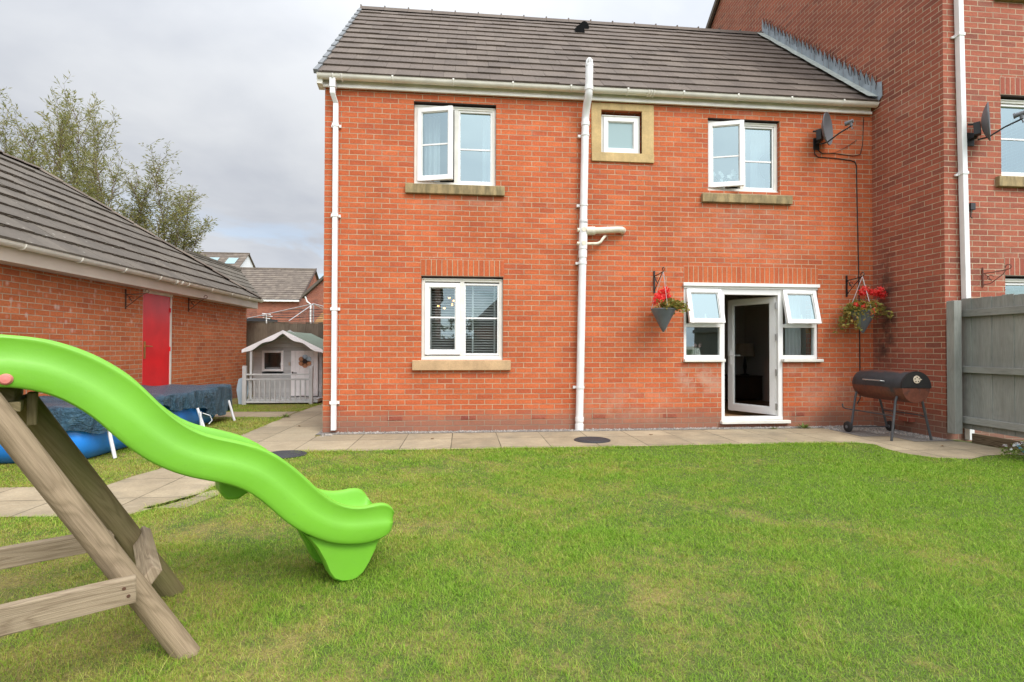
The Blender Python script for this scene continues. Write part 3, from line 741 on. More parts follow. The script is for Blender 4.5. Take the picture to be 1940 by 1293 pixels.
# roof
sl_ = math.hypot(RY+.12, RZ-4.98); dsl = Vector((0, RY+.12, RZ-4.98)).normalized()
m = MB(); tiles(m, (0, -.12, 4.98), (1, 0, 0), dsl, lambda s: -.06, lambda s: 8.24, sl_, gauge=.318, wide=.33)
rf = m.build('roof', 'roof_tile', house)
m = MB(); m.face([(-.04, -.1, 4.95), (8.25, -.1, 4.95), (8.25, RY, RZ-.03), (-.04, RY, RZ-.03)]); m.face([(8.25, BACK+.1, 4.9), (-.04, BACK+.1, 4.9), (-.04, RY, RZ-.03), (8.25, RY, RZ-.03)])
m.build('underlay', 'black_plastic', rf)
m = MB(); x = -.09; k = 0
while x < 8.2:
    x2 = min(x+.46, 8.24); h = random.uniform(-.004, .004)
    P = [[(xx, RY-.11, RZ-.055+h), (xx, RY-.045, RZ+.045+h), (xx, RY, RZ+.075+h), (xx, RY+.045, RZ+.045+h), (xx, RY+.11, RZ-.055+h)] for xx in (x, x2-.004)]
    m.grid(P, r=random.random()); m.face(P[0]); m.face(P[1][::-1])
    m.box(x-.006, x+.018, RY-.04, RY+.04, RZ+.03, RZ+.078); x = x2
m.build('ridge', 'roof_tile', rf)
m = MB(); s0 = -.05
dn = Vector((0, -dsl.z, dsl.y))
while s0 < sl_-.05:
    c = Vector((-.083, -.12, 4.98))+dsl*(s0+.17)+dn*.012
    m.obox(c, (1, 0, 0), dsl+dn*-.055, dn, .030, .168, .030); s0 += .318
m.build('verge', 'verge_grey', rf, bevel=.006)
for (vx, vs) in ((4.14, 3.20), (4.29, 3.56)):
    m = MB(); c = Vector((vx, -.12, 4.98))+dsl*vs+dn*.03
    P = []
    for k in range(9):
        a = math.pi*k/8
        P.append([c+Vector((math.cos(a)*.095, 0, 0))+Vector((0, 0, 1))*math.sin(a)*.15, c+dsl*.28+Vector((math.cos(a)*.06, 0, 0))+dn*math.sin(a)*.015])
    m.grid(P); m.face([p[0] for p in P]); m.build('roof_vent', 'vent_black', rf, smooth=True)
# eaves
m = MB(); m.box(-.06, 8.22, -.035, -.004, 4.822, 5.0); m.box(-.06, 8.22, -.06, -.036, 4.812, 4.85)
m.build('fascia', 'upvc_cream', house, bevel=.004)
m = MB(); m.prism([(-.085, -.11, 4.83), (-.085, .02, 4.80), (-.085, .02, 4.98), (-.085, -.11, 4.93)], (.078, 0, 0)); m.build('fascia_end', 'upvc_cream', house, bevel=.004)
m = MB(); half_gutter(m, (-.07, -.115, 4.945), (8.24, -.115, 4.945)); gut = m.build('gutter', 'upvc_cream', house, smooth=True, angle=50)
x = .95
while x < 8.2:
    m = MB(); m.tube([(x, -.115+math.cos(a)*.061, 4.945-math.sin(a)*.061) for a in [math.pi*k/10 for k in range(11)]], .007, 6); m.box(x-.012, x+.012, -.178, -.170, 4.94, 4.962); x += .84
    m.build('gutter_bracket', 'upvc_cream', gut, smooth=True)
for x in (4.62, 4.66, 4.70, .14, .26):
    m = MB(); m.tube([(x, -.115+math.cos(a)*.062, 4.945-math.sin(a)*.062) for a in [math.pi*k/10 for k in range(11)]], .011, 6); m.build('gutter_joint', 'upvc_cream', gut, smooth=True)
# rain pipe
m = MB(); hw = .032
m.box(.135-.04, .135+.04, -.155, -.075, 4.77, 4.90)
m.box(.135-.034, .135+.034, -.150, -.082, 4.69, 4.77)
m.prism([(.101, -.150, 4.69), (.101, -.082, 4.69), (.101+.03, -.012, 4.58), (.101+.03, -.08, 4.58)], (.068, 0, 0))
m.box(.131-.002, .131+.066, -.082, -.014, .04, 4.58)
rp = m.build('rain_pipe', 'pipe_white', house, bevel=.008)
for z in (4.28, 3.02, 1.72, .42):
    k = MB(); k.box(.131-.012, .131+.076, -.088, -.008, z-.022, z+.022); k.box(.131-.035, .131-.012, -.03, -.01, z-.02, z+.02); k.box(.131+.076, .131+.10, -.03, -.01, z-.02, z+.02)
    k.build('pipe_clip', 'pipe_white', rp, bevel=.003)
# soil pipe: leans a little to the right as it climbs
sxp = lambda z: 3.612+.0195*z
m = MB(); m.tube([(sxp(z), -.075, z) for z in (.0, 2, 4.3, 4.52)], .055, 20)
m.tube([(sxp(4.52), -.075, 4.52), (sxp(4.6), -.085, 4.58), (sxp(4.7), -.15, 4.70), (sxp(4.8), -.235, 4.78), (sxp(4.85), -.25, 4.84), (sxp(5.25), -.25, 5.21)], .055, 20)
for z, h, y in ((.03, .06, -.075), (.16, .03, -.075), (.62, .015, -.075), (2.42, .02, -.075), (2.55, .05, -.075), (2.72, .10, -.075), (2.92, .10, -.075), (3.02, .03, -.075), (3.26, .012, -.075), (4.28, .012, -.075), (4.45, .03, -.075), (4.88, .03, -.25)):
    m.tube([(sxp(z-h), y, z-h), (sxp(z+h), y, z+h)], .0625, 20)
sp = m.build('soil_pipe', 'pipe_white', house, smooth=True)
m = MB(); c = Vector((sxp(5.22), -.25, 5.21))
for k in range(14):
    a = 2*math.pi*k/14; m.tube([c+Vector((math.cos(a)*.05, math.sin(a)*.05, 0)), c+Vector((math.cos(a)*.043, math.sin(a)*.043, .07)), c+Vector((math.cos(a)*.022, math.sin(a)*.022, .098))], .005, 5)
m.lathe(c, [(.058, -.02), (.058, .01), (.048, .012)], 20); m.lathe(c+Vector((0, 0, .09)), [(.03, 0), (.022, .014), (0, .018)], 16)
m.build('vent_cowl', 'pipe_white', sp, smooth=True)
m = MB(); zb = 2.895; xb = sxp(zb)
m.tube([(xb+.02, -.08, zb-.01), (4.18, -.085, zb+.02), (4.235, -.08, zb+.02), (4.265, -.05, zb+.018), (4.275, .03, zb+.018)], .048, 16)
m.tube([(xb+.04, -.08, zb-.01), (xb+.17, -.08, zb-.005)], .062, 18); m.tube([(xb-.055, -.085, zb), (xb-.09, -.085, zb)], .03, 12)
m.tube([(xb+.0, -.13, zb), (xb+.0, -.142, zb)], .034, 16)
m.build('waste_branch', 'pipe_stained', sp, smooth=True)
m = MB(); zb = 2.70; xb = sxp(zb)
m.tube([(xb+.05, -.08, zb), (xb+.21, -.08, zb+.005), (xb+.26, -.078, zb+.03), (xb+.31, -.07, zb+.10), (xb+.335, -.05, zb+.125), (xb+.345, .02, zb+.13)], .021, 12)
m.tube([(xb-.055, -.085, zb), (xb-.09, -.085, zb)], .026, 12); m.tube([(xb+.0, -.13, zb), (xb+.0, -.142, zb)], .032, 16)
m.build('waste_branch', 'pipe_stained', sp, smooth=True)
for z in (.62, 2.42, 3.26, 4.28):
    k = MB(); x = sxp(z); k.box(x-.095, x-.055, -.05, -.006, z-.018, z+.018); k.build('pipe_clip', 'pipe_white', sp)
# upstairs windows
window(house, UL[0]+.002, UL[1]-.002, UL[2], 4.675, .06, [(UL[0]+.05, 1.80, UL[2]+.06, 4.62, 'side', R(15), 4.09, True), (1.86, UL[1]-.05, UL[2]+.06, 4.625, None, 0, 4.07, False)])
window(house, UR[0]+.002, UR[1]-.002, UR[2], 4.645, .06, [(UR[0]+.03, 6.14, UR[2]+.06, 4.61, 'side', R(17), 4.08, True), (6.20, UR[1]-.05, UR[2]+.06, 4.595, None, 0, 4.06, False)])
window(house, SW[0]+.01, SW[1]-.01, SW[2]+.015, 4.655, .05, [(SW[0]+.045, SW[1]-.045, SW[2]+.06, 4.62, None, 0, None, True)], gls='glass_frosted', fr=.035)
window(house, LL[0]+.002, LL[1]-.002, LL[2]+.002, 2.185, .05, [(LL[0]+.05, 1.895, LL[2]+.075, 2.115, None, 0, 1.62, True), (1.945, LL[1]-.05, LL[2]+.065, 2.115, None, 0, 1.615, False)], gls='glass_low')
for a, mt in (((1.118, 2.527, -.055, .055, 3.372, 3.508), 'sandstone_mossy'), ((5.49, 6.915, -.055, .055, 3.378, 3.508), 'sandstone_mossy'), ((1.228, 2.62, -.055, .05, .866, 1.008), 'sandstone')):
    boxpart('window_sill', mt, house, *a, bevel=.008)
m = MB(); x0, x1, z0, z1 = 3.808, 4.752, 3.935, 4.806
m.box(x0, SW[0], -.012, .05, z0+.135, z1-.1); m.box(SW[1], x1, -.012, .05, z0+.135, z1-.1); m.box(x0, x1, -.012, .05, z1-.1, z1)
m.box(x0, x1, -.03, .05, z0, z0+.133)
m.build('stone_surround', 'sandstone_gold', house, bevel=.006)
for (a, b, z) in ((UL[0], UL[1], 4.703), (UR[0], UR[1], 4.668), (LL[0], LL[1], 2.208)): boxpart('lintel', 'dark_brown', house, a-.01, b+.01, .004, .2, z-.012, z)
# French window with its door
m = MB()
m.box(5.215, 7.35, .0, .09, 2.085, 2.16); m.box(5.20, 7.365, -.035, .0, 2.118, 2.166)
m.box(5.215, 5.262, .02, .09, 1.03, 2.085); m.box(7.303, 7.35, .02, .09, 1.03, 2.085)
m.box(5.785, 5.862, .02, .09, .155, 2.085); m.box(6.715, 6.795, .02, .09, .155, 2.085)
m.box(5.862, 6.715, .02, .09, 2.0, 2.085); m.box(5.785, 6.795, .015, .12, .108, .155)
for a, b in ((5.262, 5.785), (6.795, 7.303)): m.box(a, b, .02, .09, 1.03, 1.085); m.box(a, b, .02, .09, 1.505, 1.56)
fwn = m.build('french_window', 'upvc', house, bevel=.004)
for a, b in ((5.275, 5.78), (6.80, 7.295)):
    za, zb = 1.545, 2.075; fn = rot_top(.02, zb, R(14))
    s_ = MB(); bars(s_, a-.02, b+.02, za, zb, -.005, .045, .06); bars(s_, a+.04, b-.04, za+.06, zb-.06, .01, .04, .012); s_.xf(fn).build('vent_sash', 'upvc', fwn, bevel=.004)
    g_ = MB(); g_.face([(a+.03, .025, za+.05), (b-.03, .025, za+.05), (b-.03, .025, zb-.05), (a+.03, .025, zb-.05)]); g_.xf(fn).build('pane', 'glass', fwn)
    h_ = MB(); h_.box((a+b)/2-.008, (a+b)/2+.008, .045, .06, za+.05, za+.15); h_.xf(fn).build('window_handle', 'upvc', fwn)
    g_ = MB(); g_.face([(a-.01, .055, 1.08), (b+.01, .055, 1.08), (b+.01, .055, 1.51), (a-.01, .055, 1.51)]); g_.build('pane', 'glass_low', fwn)
for a, b in ((5.205, 5.84), (6.76, 7.40)): boxpart('sill', 'upvc_cream', fwn, a, b, -.06, .07, .985, 1.028, bevel=.006)
boxpart('threshold', 'upvc_cream', fwn, 5.775, 6.86, -.07, .10, .06, .105, bevel=.006)
# the open door leaf, hinged on its right, swung into the room
hx, hy = 6.70, .07; fn = rot_hinge(hx, hy, -R(62))
dw = .80
m = MB(); x0 = hx-dw; bars(m, x0, hx, .165, 1.985, hy, hy+.06, .085, .11); bars(m, x0+.085, hx-.085, .275, 1.90, hy+.012, hy+.048, .014)
dr = m.xf(fn).build('door', 'upvc', house, bevel=.004)
m = MB(); m.face([(x0+.08, hy+.03, .27), (hx-.08, hy+.03, .27), (hx-.08, hy+.03, 1.91), (x0+.08, hy+.03, 1.91)]); m.xf(fn).build('door_pane', 'glass_door', dr)
m = MB()
for yy in (hy-.012, hy+.06): m.box(x0+.025, x0+.06, yy, yy+.012, .92, 1.16)
for yy in (hy-.05, hy+.095): m.box(x0+.035, x0+.16, yy-.008, yy+.008, 1.06, 1.082); m.box(x0+.036, x0+.05, min(yy, hy), max(yy, hy+.06), 1.063, 1.079)
m.xf(fn).build('door_handle', 'upvc', dr, bevel=.003)
for z in (.3, .82, 1.36, 1.84): m = MB(); m.tube([(6.69, .035, z-.05), (6.69, .035, z+.05)], .014, 10); m.build('hinge', 'steel', dr, smooth=True)
# air bricks
for x in (.985, 2.02, 3.03, 3.92, 5.0, 7.02):
    m = MB(); broken = abs(x-3.03) < .01
    m.box(x-.107, x+.107, -.003, .03, .162, .218)
    for k in range(9):
        if broken and k in (2, 3, 5, 6): continue
        m.box(x-.095+k*.022, x-.083+k*.022, -.008, -.003, .168, .212)
    o = m.build('air_brick', 'brick_red_soldier', house)
    if broken: o['label'] = 'broken terracotta air brick with dark holes'
# lead flashing against the taller gable
m = MB(); mp = MB(); ww = MB()
nst = 26
for k in range(nst):
    f0, f1 = k/nst, (k+1)/nst
    p = lambda f, h: (8.243, -.13+f*(RY+.13)+.0, 4.99+f*(RZ-4.99)+h)
    wv = .004*math.sin(k*2.1)
    a, b_, c, d = p(f0, -.01), p(f1, -.01), p(f1, .24+.07), p(f0, .24-.01)
    m.face([(8.243-wv, *a[1:]), (8.243-wv, *b_[1:]), (8.236, b_[1], c[2]-.05), (8.233, a[1], d[2])])
    y0, z0_ = d[1], d[2]
    m.face([(8.236, b_[1], c[2]-.05), (8.22, (y0*.35+b_[1]*.65), c[2]+.015), (8.233, y0, z0_)])
m.face([(8.238, -.23, 5.02), (8.238, -.13, 4.95), (8.238, -.13, 5.27), (8.238, -.22, 5.24)])
fl = m.build('lead_flashing', 'lead', house)
q = lambda f, du_: (8.243-du_, -.13+f*(RY+.13)-.02, 4.99+f*(RZ-4.99)+.055)
for k in range(12): mp.face([q(k/12, .17+.012*math.sin(k*3)), q(k/12, 0), q((k+1)/12, 0), q((k+1)/12, .17+.012*math.sin(k*3+3))])
mp.build('lead_valley', 'lead_pale', fl)
for k in range(44):
    f = (k+random.random()*.6)/44; y = -.13+f*(RY+.13); z = 4.99+f*(RZ-4.99)+.2+random.uniform(-.05, .03)
    ww.tube([(8.23, y, z), (8.205+random.uniform(-.01, .01), y-.03+random.uniform(-.02, .02), z+.10), (8.19, y-.07+random.uniform(-.02, .02), z+.15+random.uniform(-.02, .03))], .0035, 4)
ww.build('flashing_clip', 'black_iron', fl)

# ------------------------------------------------------------------ the taller house on the right
TX0, TX1, TY = 8.26, 14.6, -1.18
tall = thing('brick_townhouse', (11, TY, 0), 'taller dull red brick house adjoining on the right of the orange house', 'house')
TW1 = (9.10, 10.30, 3.49, 4.60); TW2 = (9.14, 10.3, 1.0, 2.17); TW3 = (9.10, 10.3, 6.0, 7.1)
m = MB(); front_wall(m, TX0, TX1, -.2, 8.62, [TW1, TW2, TW3], TY)
apY, apZ = 2.5, 11.52; bkY = 6.2
m.face([(TX0, bkY, -.2), (TX0, TY, -.2), (TX0, TY, 8.62), (TX0, apY, apZ), (TX0, bkY, 8.62)], [(bkY, -.2), (TY+.1125, -.2), (TY+.1125, 8.62), (apY, apZ), (bkY, 8.62)])
m.face([(TX1, TY, -.2), (TX1, bkY, -.2), (TX1, bkY, 8.62), (TX1, apY, apZ), (TX1, TY, 8.62)])
m.face([(TX1, bkY, -.2), (TX0, bkY, -.2), (TX0, bkY, 8.62), (TX1, bkY, 8.62)])
m.build('wall', 'brick_red', tall)
m = MB(); sg = math.hypot(apY-TY+.25, (apY-TY+.25)*.788)
tiles(m, (TX0, bkY+.25, 8.62-.25*.788+.03), (1, 0, 0), Vector((0, -1, .788)), lambda s: -.08, lambda s: 6.4, sg, wide=.6)
tiles(m, (TX0, TY-.25, 8.62-.25*.788+.03), (1, 0, 0), Vector((0, 1, .788)), lambda s: -.08, lambda s: 6.4, sg, wide=.6)
tr = m.build('roof', 'roof_tile', tall)
m = MB()
for s_, y0 in ((-1, bkY+.25), (1, TY-.25)): m.face([(TX0-.06, y0, 8.43), (TX1, y0, 8.43), (TX1, apY, apZ), (TX0-.06, apY, apZ)])
m.build('underlay', 'black_plastic', tr)
m = MB()
for s_, y0 in ((-1, bkY+.28), (1, TY-.28)):
    m.prism([(TX0-.10, y0, 8.36), (TX0-.10, apY, apZ-.05), (TX0-.10, apY, apZ+.09), (TX0-.10, y0, 8.50)], (.06, 0, 0))
m.build('verge', 'roof_tile_brown', tr)
for w_ in (TW1, TW2, TW3):
    zt = w_[3]
    window(tall, w_[0]+.002, w_[1]-.002, w_[2]+.01, zt-.03, TY+.06, [(w_[0]+.05, (w_[0]+w_[1])/2-.03, w_[2]+.07, zt-.09, None, 0, (w_[2]+zt)/2, False), ((w_[0]+w_[1])/2+.03, w_[1]-.05, w_[2]+.07, zt-.09, None, 0, (w_[2]+zt)/2, False)])
    boxpart('window_sill', 'sandstone_mossy', tall, w_[0]-.09, w_[1]+.09, TY-.055, TY+.05, w_[2]-.14, w_[2], bevel=.008)
    soldier(tall, w_[0]-.01, w_[1]+.01, zt+.002, zt+.24, TY, 'brick_red_soldier')
for w_ in (TW1, TW2, TW3): boxpart('lintel', 'dark_brown', tall, w_[0]-.01, w_[1]+.01, TY+.004, TY+.2, w_[3]-.012, w_[3])
m = MB(); m.box(8.8, 10.7, TY+.29, TY+3, -.1, .1); m.box(8.8, 10.7, TY+.29, TY+3, 2.5, 2.7); m.box(8.8, 10.7, TY+.29, TY+3, 4.9, 5.1); m.box(8.8, 10.7, TY+2.9, TY+3, .1, 4.9)
m.build('inner_wall', 'wall_plaster', tall)
m = MB(); px_ = lambda z: 8.545-.018*z
for z0, z1 in ((.0, 1.9), (1.9, 3.5), (3.5, 5.2), (5.2, 8.6)):
    m.prism([(px_(z0)-.036, TY-.085, z0), (px_(z0)+.036, TY-.085, z0), (px_(z0)+.036, TY-.014, z0), (px_(z0)-.036, TY-.014, z0)], (px_(z1)-px_(z0), 0, z1-z0))
rp = m.build('rain_pipe', 'pipe_white', tall, bevel=.006)
for z in (5.33, 3.5, 1.6):
    k = MB(); x = px_(z); k.box(x-.045, x+.045, TY-.092, TY-.006, z-.02, z+.02); k.box(x-.085, x-.045, TY-.03, TY-.006, z-.03, z-.005); k.box(x-.05, x-.04, TY-.05, TY-.02, z-.03, z+.01); k.build('pipe_clip', 'pipe_white', rp, bevel=.003)
m = MB(); m.box(8.19, 8.262, -.72, -.52, .16, .225); o = m.build('air_brick', 'brick_red_soldier', tall)
m = MB(); m.box(8.61, 8.68, TY-.035, TY-.003, 3.03, 3.12); m.tube([(8.63, TY-.02, 3.04), (8.62, TY-.02, 2.94), (8.645, TY-.02, 2.92)], .007, 6)
tag(m.build('junction_box', 'black_plastic', bevel=.004), 'small black cable box on the red brick wall below the right dish', 'cable box')

# ------------------------------------------------------------------ wall furniture
def dish(loc, face, label):
    """loc: wall fixing; face: direction the dish looks."""
    t = thing('satellite_dish', loc, label, 'satellite dish', 'satellite dishes')
    Lc = Vector(loc); f = Vector(face).normalized(); r = f.cross(Vector((0, 0, 1))).normalized(); u = r.cross(f)
    c = Lc+Vector((.0, -.16, .10))
    P = []
    for i in range(9):
        q = i/8
        P.append([c+(r*math.cos(a)*.20+u*math.sin(a)*.245)*q+f*(.07*q*q) for a in [2*math.pi*k/28 for k in range(28)]])
    m = MB(); m.grid(P, closed_v=True); m.grid([[p-f*.012 for p in row] for row in P[::-1]], closed_v=True); m.grid([P[-1], [p-f*.012 for p in P[-1]]], closed_v=True)
    m.build('reflector', 'dish_grey', t, smooth=True)
    m = MB(); e = c-u*.20+f*.05; h = c+f*.36-u*.02
    m.tube([c-u*.2-f*.05, e, e+(h-e)*.5-u*.01, h-u*.05], .011, 8); m.build('arm', 'black_plastic', t, smooth=True)
    m = MB(); m.tube([h-u*.05, h+u*.02], .02, 10); m.tube([h+f*.03+u*.02, h-f*.055+u*.01], .028, 12); m.tube([h-f*.055+u*.01, h-f*.075+u*.008], .034, 12); m.tube([h-u*.05, h-u*.10+f*.01, h-u*.085+f*.03], .008, 6)
    m.build('receiver', 'dish_grey', t, smooth=True)
    m = MB(); m.tube([Lc+Vector((0, 0, -.05)), Lc+Vector((0, -.07, -.05)), Lc+Vector((0, -.10, .0)), c-f*.06-u*.03], .02, 10); m.box(Lc.x-.05, Lc.x+.05, Lc.y-.012, Lc.y-.002, Lc.z-.14, Lc.z+.04)
    m.obox(c-f*.05-u*.06, r, f, u, .05, .035, .08); m.tube([c-f*.07+u*.01, c-f*.14+u*.03], .014, 8)
    m.build('mount', 'black_iron', t, bevel=.004)
dish((7.33, -.004, 4.38), (.58, -.81, .03), 'grey satellite dish on the orange brick wall under the gutter')
dish((8.64, TY-.004, 4.02), (.63, -.77, .03), 'grey satellite dish on the red brick wall beside the tall white rain pipe')
m = MB(); y = -.008
m.tube([(7.27, -.05, 4.26), (7.29, y-.02, 4.17), (7.36, y, 4.13), (7.6, y, 4.125), (7.90, y, 4.10), (7.97, y, 4.08), (7.995, y, 4.02), (8.0, y, 3.5), (8.02, y, 2.4), (8.03, y, 1.2), (8.03, y, .42), (7.98, y, .34)], .0075, 6)
m.tube([(7.29, -.05, 4.25), (7.40, y-.01, 4.19), (7.6, y, 4.20), (7.95, y, 4.17), (8.06, y, 4.20), (8.10, y, 4.35), (8.12, y, 4.78)], .005, 6)
m.tube([(7.3, -.05, 4.25), (7.42, y-.02, 4.18), (7.62, y-.02, 4.20), (7.82, y-.01, 4.30), (8.0, y, 4.42)], .004, 6)
tag(m.build('wall_cable', 'black_plastic', smooth=True), 'black aerial cable running down the orange wall from the dish', 'cable')

def bracket(loc, arm, label, mat, h=.27, ln=.28):
    """Scrolled hanging-basket bracket: back plate, arm, brace and curls; arm is a horizontal direction."""
    t = thing('basket_bracket', loc, label, 'bracket', 'hanging basket brackets')
    a = Vector(arm).normalized(); z = Vector((0, 0, 1)); s_ = a.cross(z); p = Vector(loc)
    m = MB(); m.obox(p+a*.006-z*(h/2-.02), s_, a, z, .012, .006, h/2+.03); m.build('back_plate', mat, t)
    m = MB(); m.tube([p+a*.01-z*.03, p+a*.15-z*.02, p+a*ln], .007, 6)
    cv = [p+a*ln+a*(math.cos(q)*.028)+z*(.03+math.sin(q)*.03) for q in [R(-90)+R(300)*k/12 for k in range(13)]]
    m.tube(cv, .006, 6); m.build('arm', mat, t, smooth=True)
    m = MB(); m.tube([p+a*.01-z*(h-.02), p+a*.08-z*.17, p+a*.20-z*.06, p+a*(ln-.02)-z*.005], .006, 6)
    m.tube([p+a*.08-z*.09+a*math.cos(q)*.03+z*math.sin(q)*.03 for q in [R(300)*k/10 for k in range(11)]], .005, 6)
    m.tube([p+a*.02-z*.04, p+a*.06-z*.075, p+a*.09-z*.14], .005, 6)
    m.build('brace', mat, t, smooth=True)
    return p+a*ln
tipL = bracket((4.757, -.004, 2.285), (.10, -1, 0), 'black scrolled bracket on the wall holding the smaller flower cone', 'black_iron')
tipR = bracket((7.817, -.004, 2.265), (.12, -1, 0), 'black scrolled bracket near the house corner holding the fuller flower cone', 'black_iron')
bracket((-3.346, 1.22, 2.04), (1, .12, 0), 'rusty empty bracket on the garage wall just before the red door', 'rust_iron', .25, .30)
bracket((-3.346, 3.05, 2.13), (1, .12, 0), 'rusty empty bracket on the garage wall beyond the red door', 'rust_iron', .25, .30)
bracket((8.80, TY-.004, 2.22), (.6, -1, 0), 'dark empty bracket on the red brick wall above the grey fence', 'rust_faint', .20, .25)

def cone_basket(tip, label, seed, full):
    rs = random.Random(seed)
    t = thing('hanging_basket', (tip.x, tip.y, 1.43), label, 'hanging basket', 'cone hanging baskets')
    c = Vector((tip.x, tip.y, 1.735)); rr = .172
    m = MB(); m.lathe((c.x, c.y, 1.42), [(.006, 0), (.02, .012), (rr-.002, .315), (rr+.006, .318), (rr+.006, .332), (rr-.008, .332), (.01, .05)], 28); m.build('cone', 'zinc_grey', t, smooth=True)
    m = MB(); m.lathe((c.x, c.y, 1.715), [(0, .012), (rr*.6, .008), (rr-.02, 0)], 20); m.build('soil', 'soil', t)
    m = MB()
    for k in range(3):
        q = 2*math.pi*k/3+.5; a = Vector((c.x+math.cos(q)*rr, c.y+math.sin(q)*rr, 1.745)); m.tube([a, Vector((tip.x, tip.y, tip.z+.0))], .0035, 5)
    m.build('chain', 'steel', t)
    lf = MB(); st = MB()
    for _ in range(300 if full else 170):
        if full: q = rs.random()*6.283; d = Vector((math.cos(q)*1.15, math.sin(q), 0)); reach = rs.uniform(.03, .31)
        else:
            q = rs.gauss(.1, .9); d = Vector((math.cos(q), math.sin(q)-.15, 0)); reach = rs.uniform(.0, .30)
        hz = (.10 if full else .09)*rs.uniform(.0, 1.25)*(1.15-reach*1.2); droop = max(0, reach-.17)*(1.1 if full else .35)
        if full and d.x < -.4: droop *= 2.4
        p = c+d*reach+Vector((0, 0, hz-droop+.02))
        st.tube([c+d*reach*.3, c+d*reach*.7+Vector((0, 0, hz*.8)), p], .002, 4)
        for _k in range(3 if full else 4):
            lf.leaf(p+Vector((rs.gauss(0, .015), rs.gauss(0, .015), rs.gauss(0, .015))), (rs.gauss(d.x, .8), rs.gauss(d.y, .8), rs.gauss(.1, .5)), (rs.gauss(0, 1), rs.gauss(0, 1), 1), rs.uniform(.03, .06), rs.uniform(.024, .046), rs.random()**(.8 if full else 1.2))
    lf.build('foliage', 'basket_leaf', t); st.build('stem', 'bush_leaf', t)
    heads = ([(-.10, -.02, .19, .05), (-.03, 0, .24, .055), (.02, -.05, .27, .05), (-.13, -.05, .12, .045), (.08, 0, .2, .02), (-.06, -.08, .15, .05), (.0, -.02, .2, .05)] if not full else
             [(.0, -.04, .32, .05), (-.02, -.02, .27, .035), (.13, -.02, .29, .05), (.20, 0, .28, .04), (.30, .02, .30, .06), (.34, .02, .25, .055), (.27, -.02, .33, .045), (-.07, -.1, .06, .03), (.02, -.16, -.01, .032), (-.13, -.03, .09, .03), (.11, -.07, .10, .03)])
    fl_ = MB()
    for x, y, z, s_ in heads:
        h = c+Vector((x, y, z)); st2 = MB()
        for _ in range(90):
            v = Vector((rs.gauss(0, 1), rs.gauss(0, 1), rs.gauss(0, .8))).normalized(); p = h+v*s_*rs.uniform(.55, 1.15)
            fl_.leaf(p, (rs.gauss(0, 1), rs.gauss(0, 1), rs.gauss(0, 1)), v, .028, .028, rs.random())
        fl_.tube([c+Vector((x*.3, y*.3, 0)), h], .0015, 4, r=0)
    fl_.build('blossom', 'geranium', t)
cone_basket(tipL, 'grey cone basket with red geraniums left of the french window', 3, False)
cone_basket(tipR, 'grey cone basket with trailing yellowing leaves and scattered red geraniums by the corner', 5, True)

# ------------------------------------------------------------------ things seen through the windows
def curtain(x0, x1, y, z0, z1, label, folds=6, group='white curtains'):
    m = MB(); n = folds*8
    P = [[(x0+(x1-x0)*i/n, y+.022*math.sin(i/8*2*math.pi)+.0*i, z) for z in (z0, (z0+z1)/2, z1)] for i in range(n+1)]
    m.grid(P); m.grid([[(p[0], p[1]+.004, p[2]) for p in row] for row in P[::-1]])
    tag(m.build('curtain', 'white_cloth', smooth=True, angle=80), label, 'curtain', group)
curtain(1.36, 1.58, .42, 3.3, 4.68, 'white curtain behind the open casement of the left upstairs window', 3)
curtain(2.22, 2.46, .42, 3.3, 4.68, 'white curtain behind the fixed pane of the left upstairs window', 3)
curtain(6.52, 6.76, .42, 3.3, 4.65, 'white curtain gathered beside the round mirror upstairs', 4)
curtain(7.02, 7.28, .30, .3, 2.4, 'pale curtain behind the pane right of the open door', 4)
m = MB(); m.lathe((6.80, .42, 4.10), [(0, 0), (.20, 0), (.21, .01), (.20, .025), (0, .025)], 32, axis=(.35, -1, 0))
tag(m.build('round_mirror', 'dish_grey', smooth=True), 'round grey mirror partly behind the curtain upstairs', 'mirror')
def orchid(loc, label):
    t = thing('orchid', loc, label, 'plant'); x, y, z = loc; rs = random.Random(4)
    m = MB(); m.lathe((x, y, z), [(.045, 0), (.06, .10), (.055, .10), (.04, .01)], 16); m.build('pot', 'vase_white', t, smooth=True)
    m = MB(); lf = MB(); fl_ = MB()
    for k, dx in enumerate((-.16, .0, .18, .30)):
        m.tube([(x, y, z+.08), (x+dx*.4, y, z+.24), (x+dx, y, z+.33)], .004, 5)
        for _ in range(7):
            p = Vector((x+dx*rs.uniform(.6, 1.25), y+rs.gauss(0, .02), z+.30+rs.gauss(0, .04)))
            for q in range(5): fl_.leaf(p, (math.cos(q*1.257), -.2, math.sin(q*1.257)), (0, -1, .2), .034, .028)
    for k in range(16): lf.leaf((x+rs.gauss(.05, .1), y, z+.12+rs.uniform(0, .14)), (rs.gauss(0, 1), rs.gauss(0, .3), .5), (0, 0, 1), .10, .03)
    m.build('stem', 'hedge_leaf', t); lf.build('foliage', 'hedge_leaf', t); fl_.build('blossom', 'petal_white', t)
orchid((5.92, .22, 3.58), 'white flowering plant on the inner sill of the upstairs window above the french window')
t = thing('venetian_blind', (1.93, .2, 1.05), 'white slatted venetian blind inside the downstairs window', 'blind')
m = MB(); z = 1.07
while z < 2.12: m.obox((1.93, .2075, z), (1, 0, 0), (0, 1, .42), (0, -.42, 1), .53, .0185, .002); z += .0375
m.build('slat', 'upvc', t); m = MB()
for x in (1.47, 1.82, 2.08, 2.40): m.box(x-.013, x+.013, .183, .186, 1.06, 2.13); m.box(x-.013, x+.013, .228, .231, 1.06, 2.13)
m.build('ladder_tape', 'white_cloth', t); boxpart('head_rail', 'white_cloth', t, 1.40, 2.46, .18, .235, 2.13, 2.17)
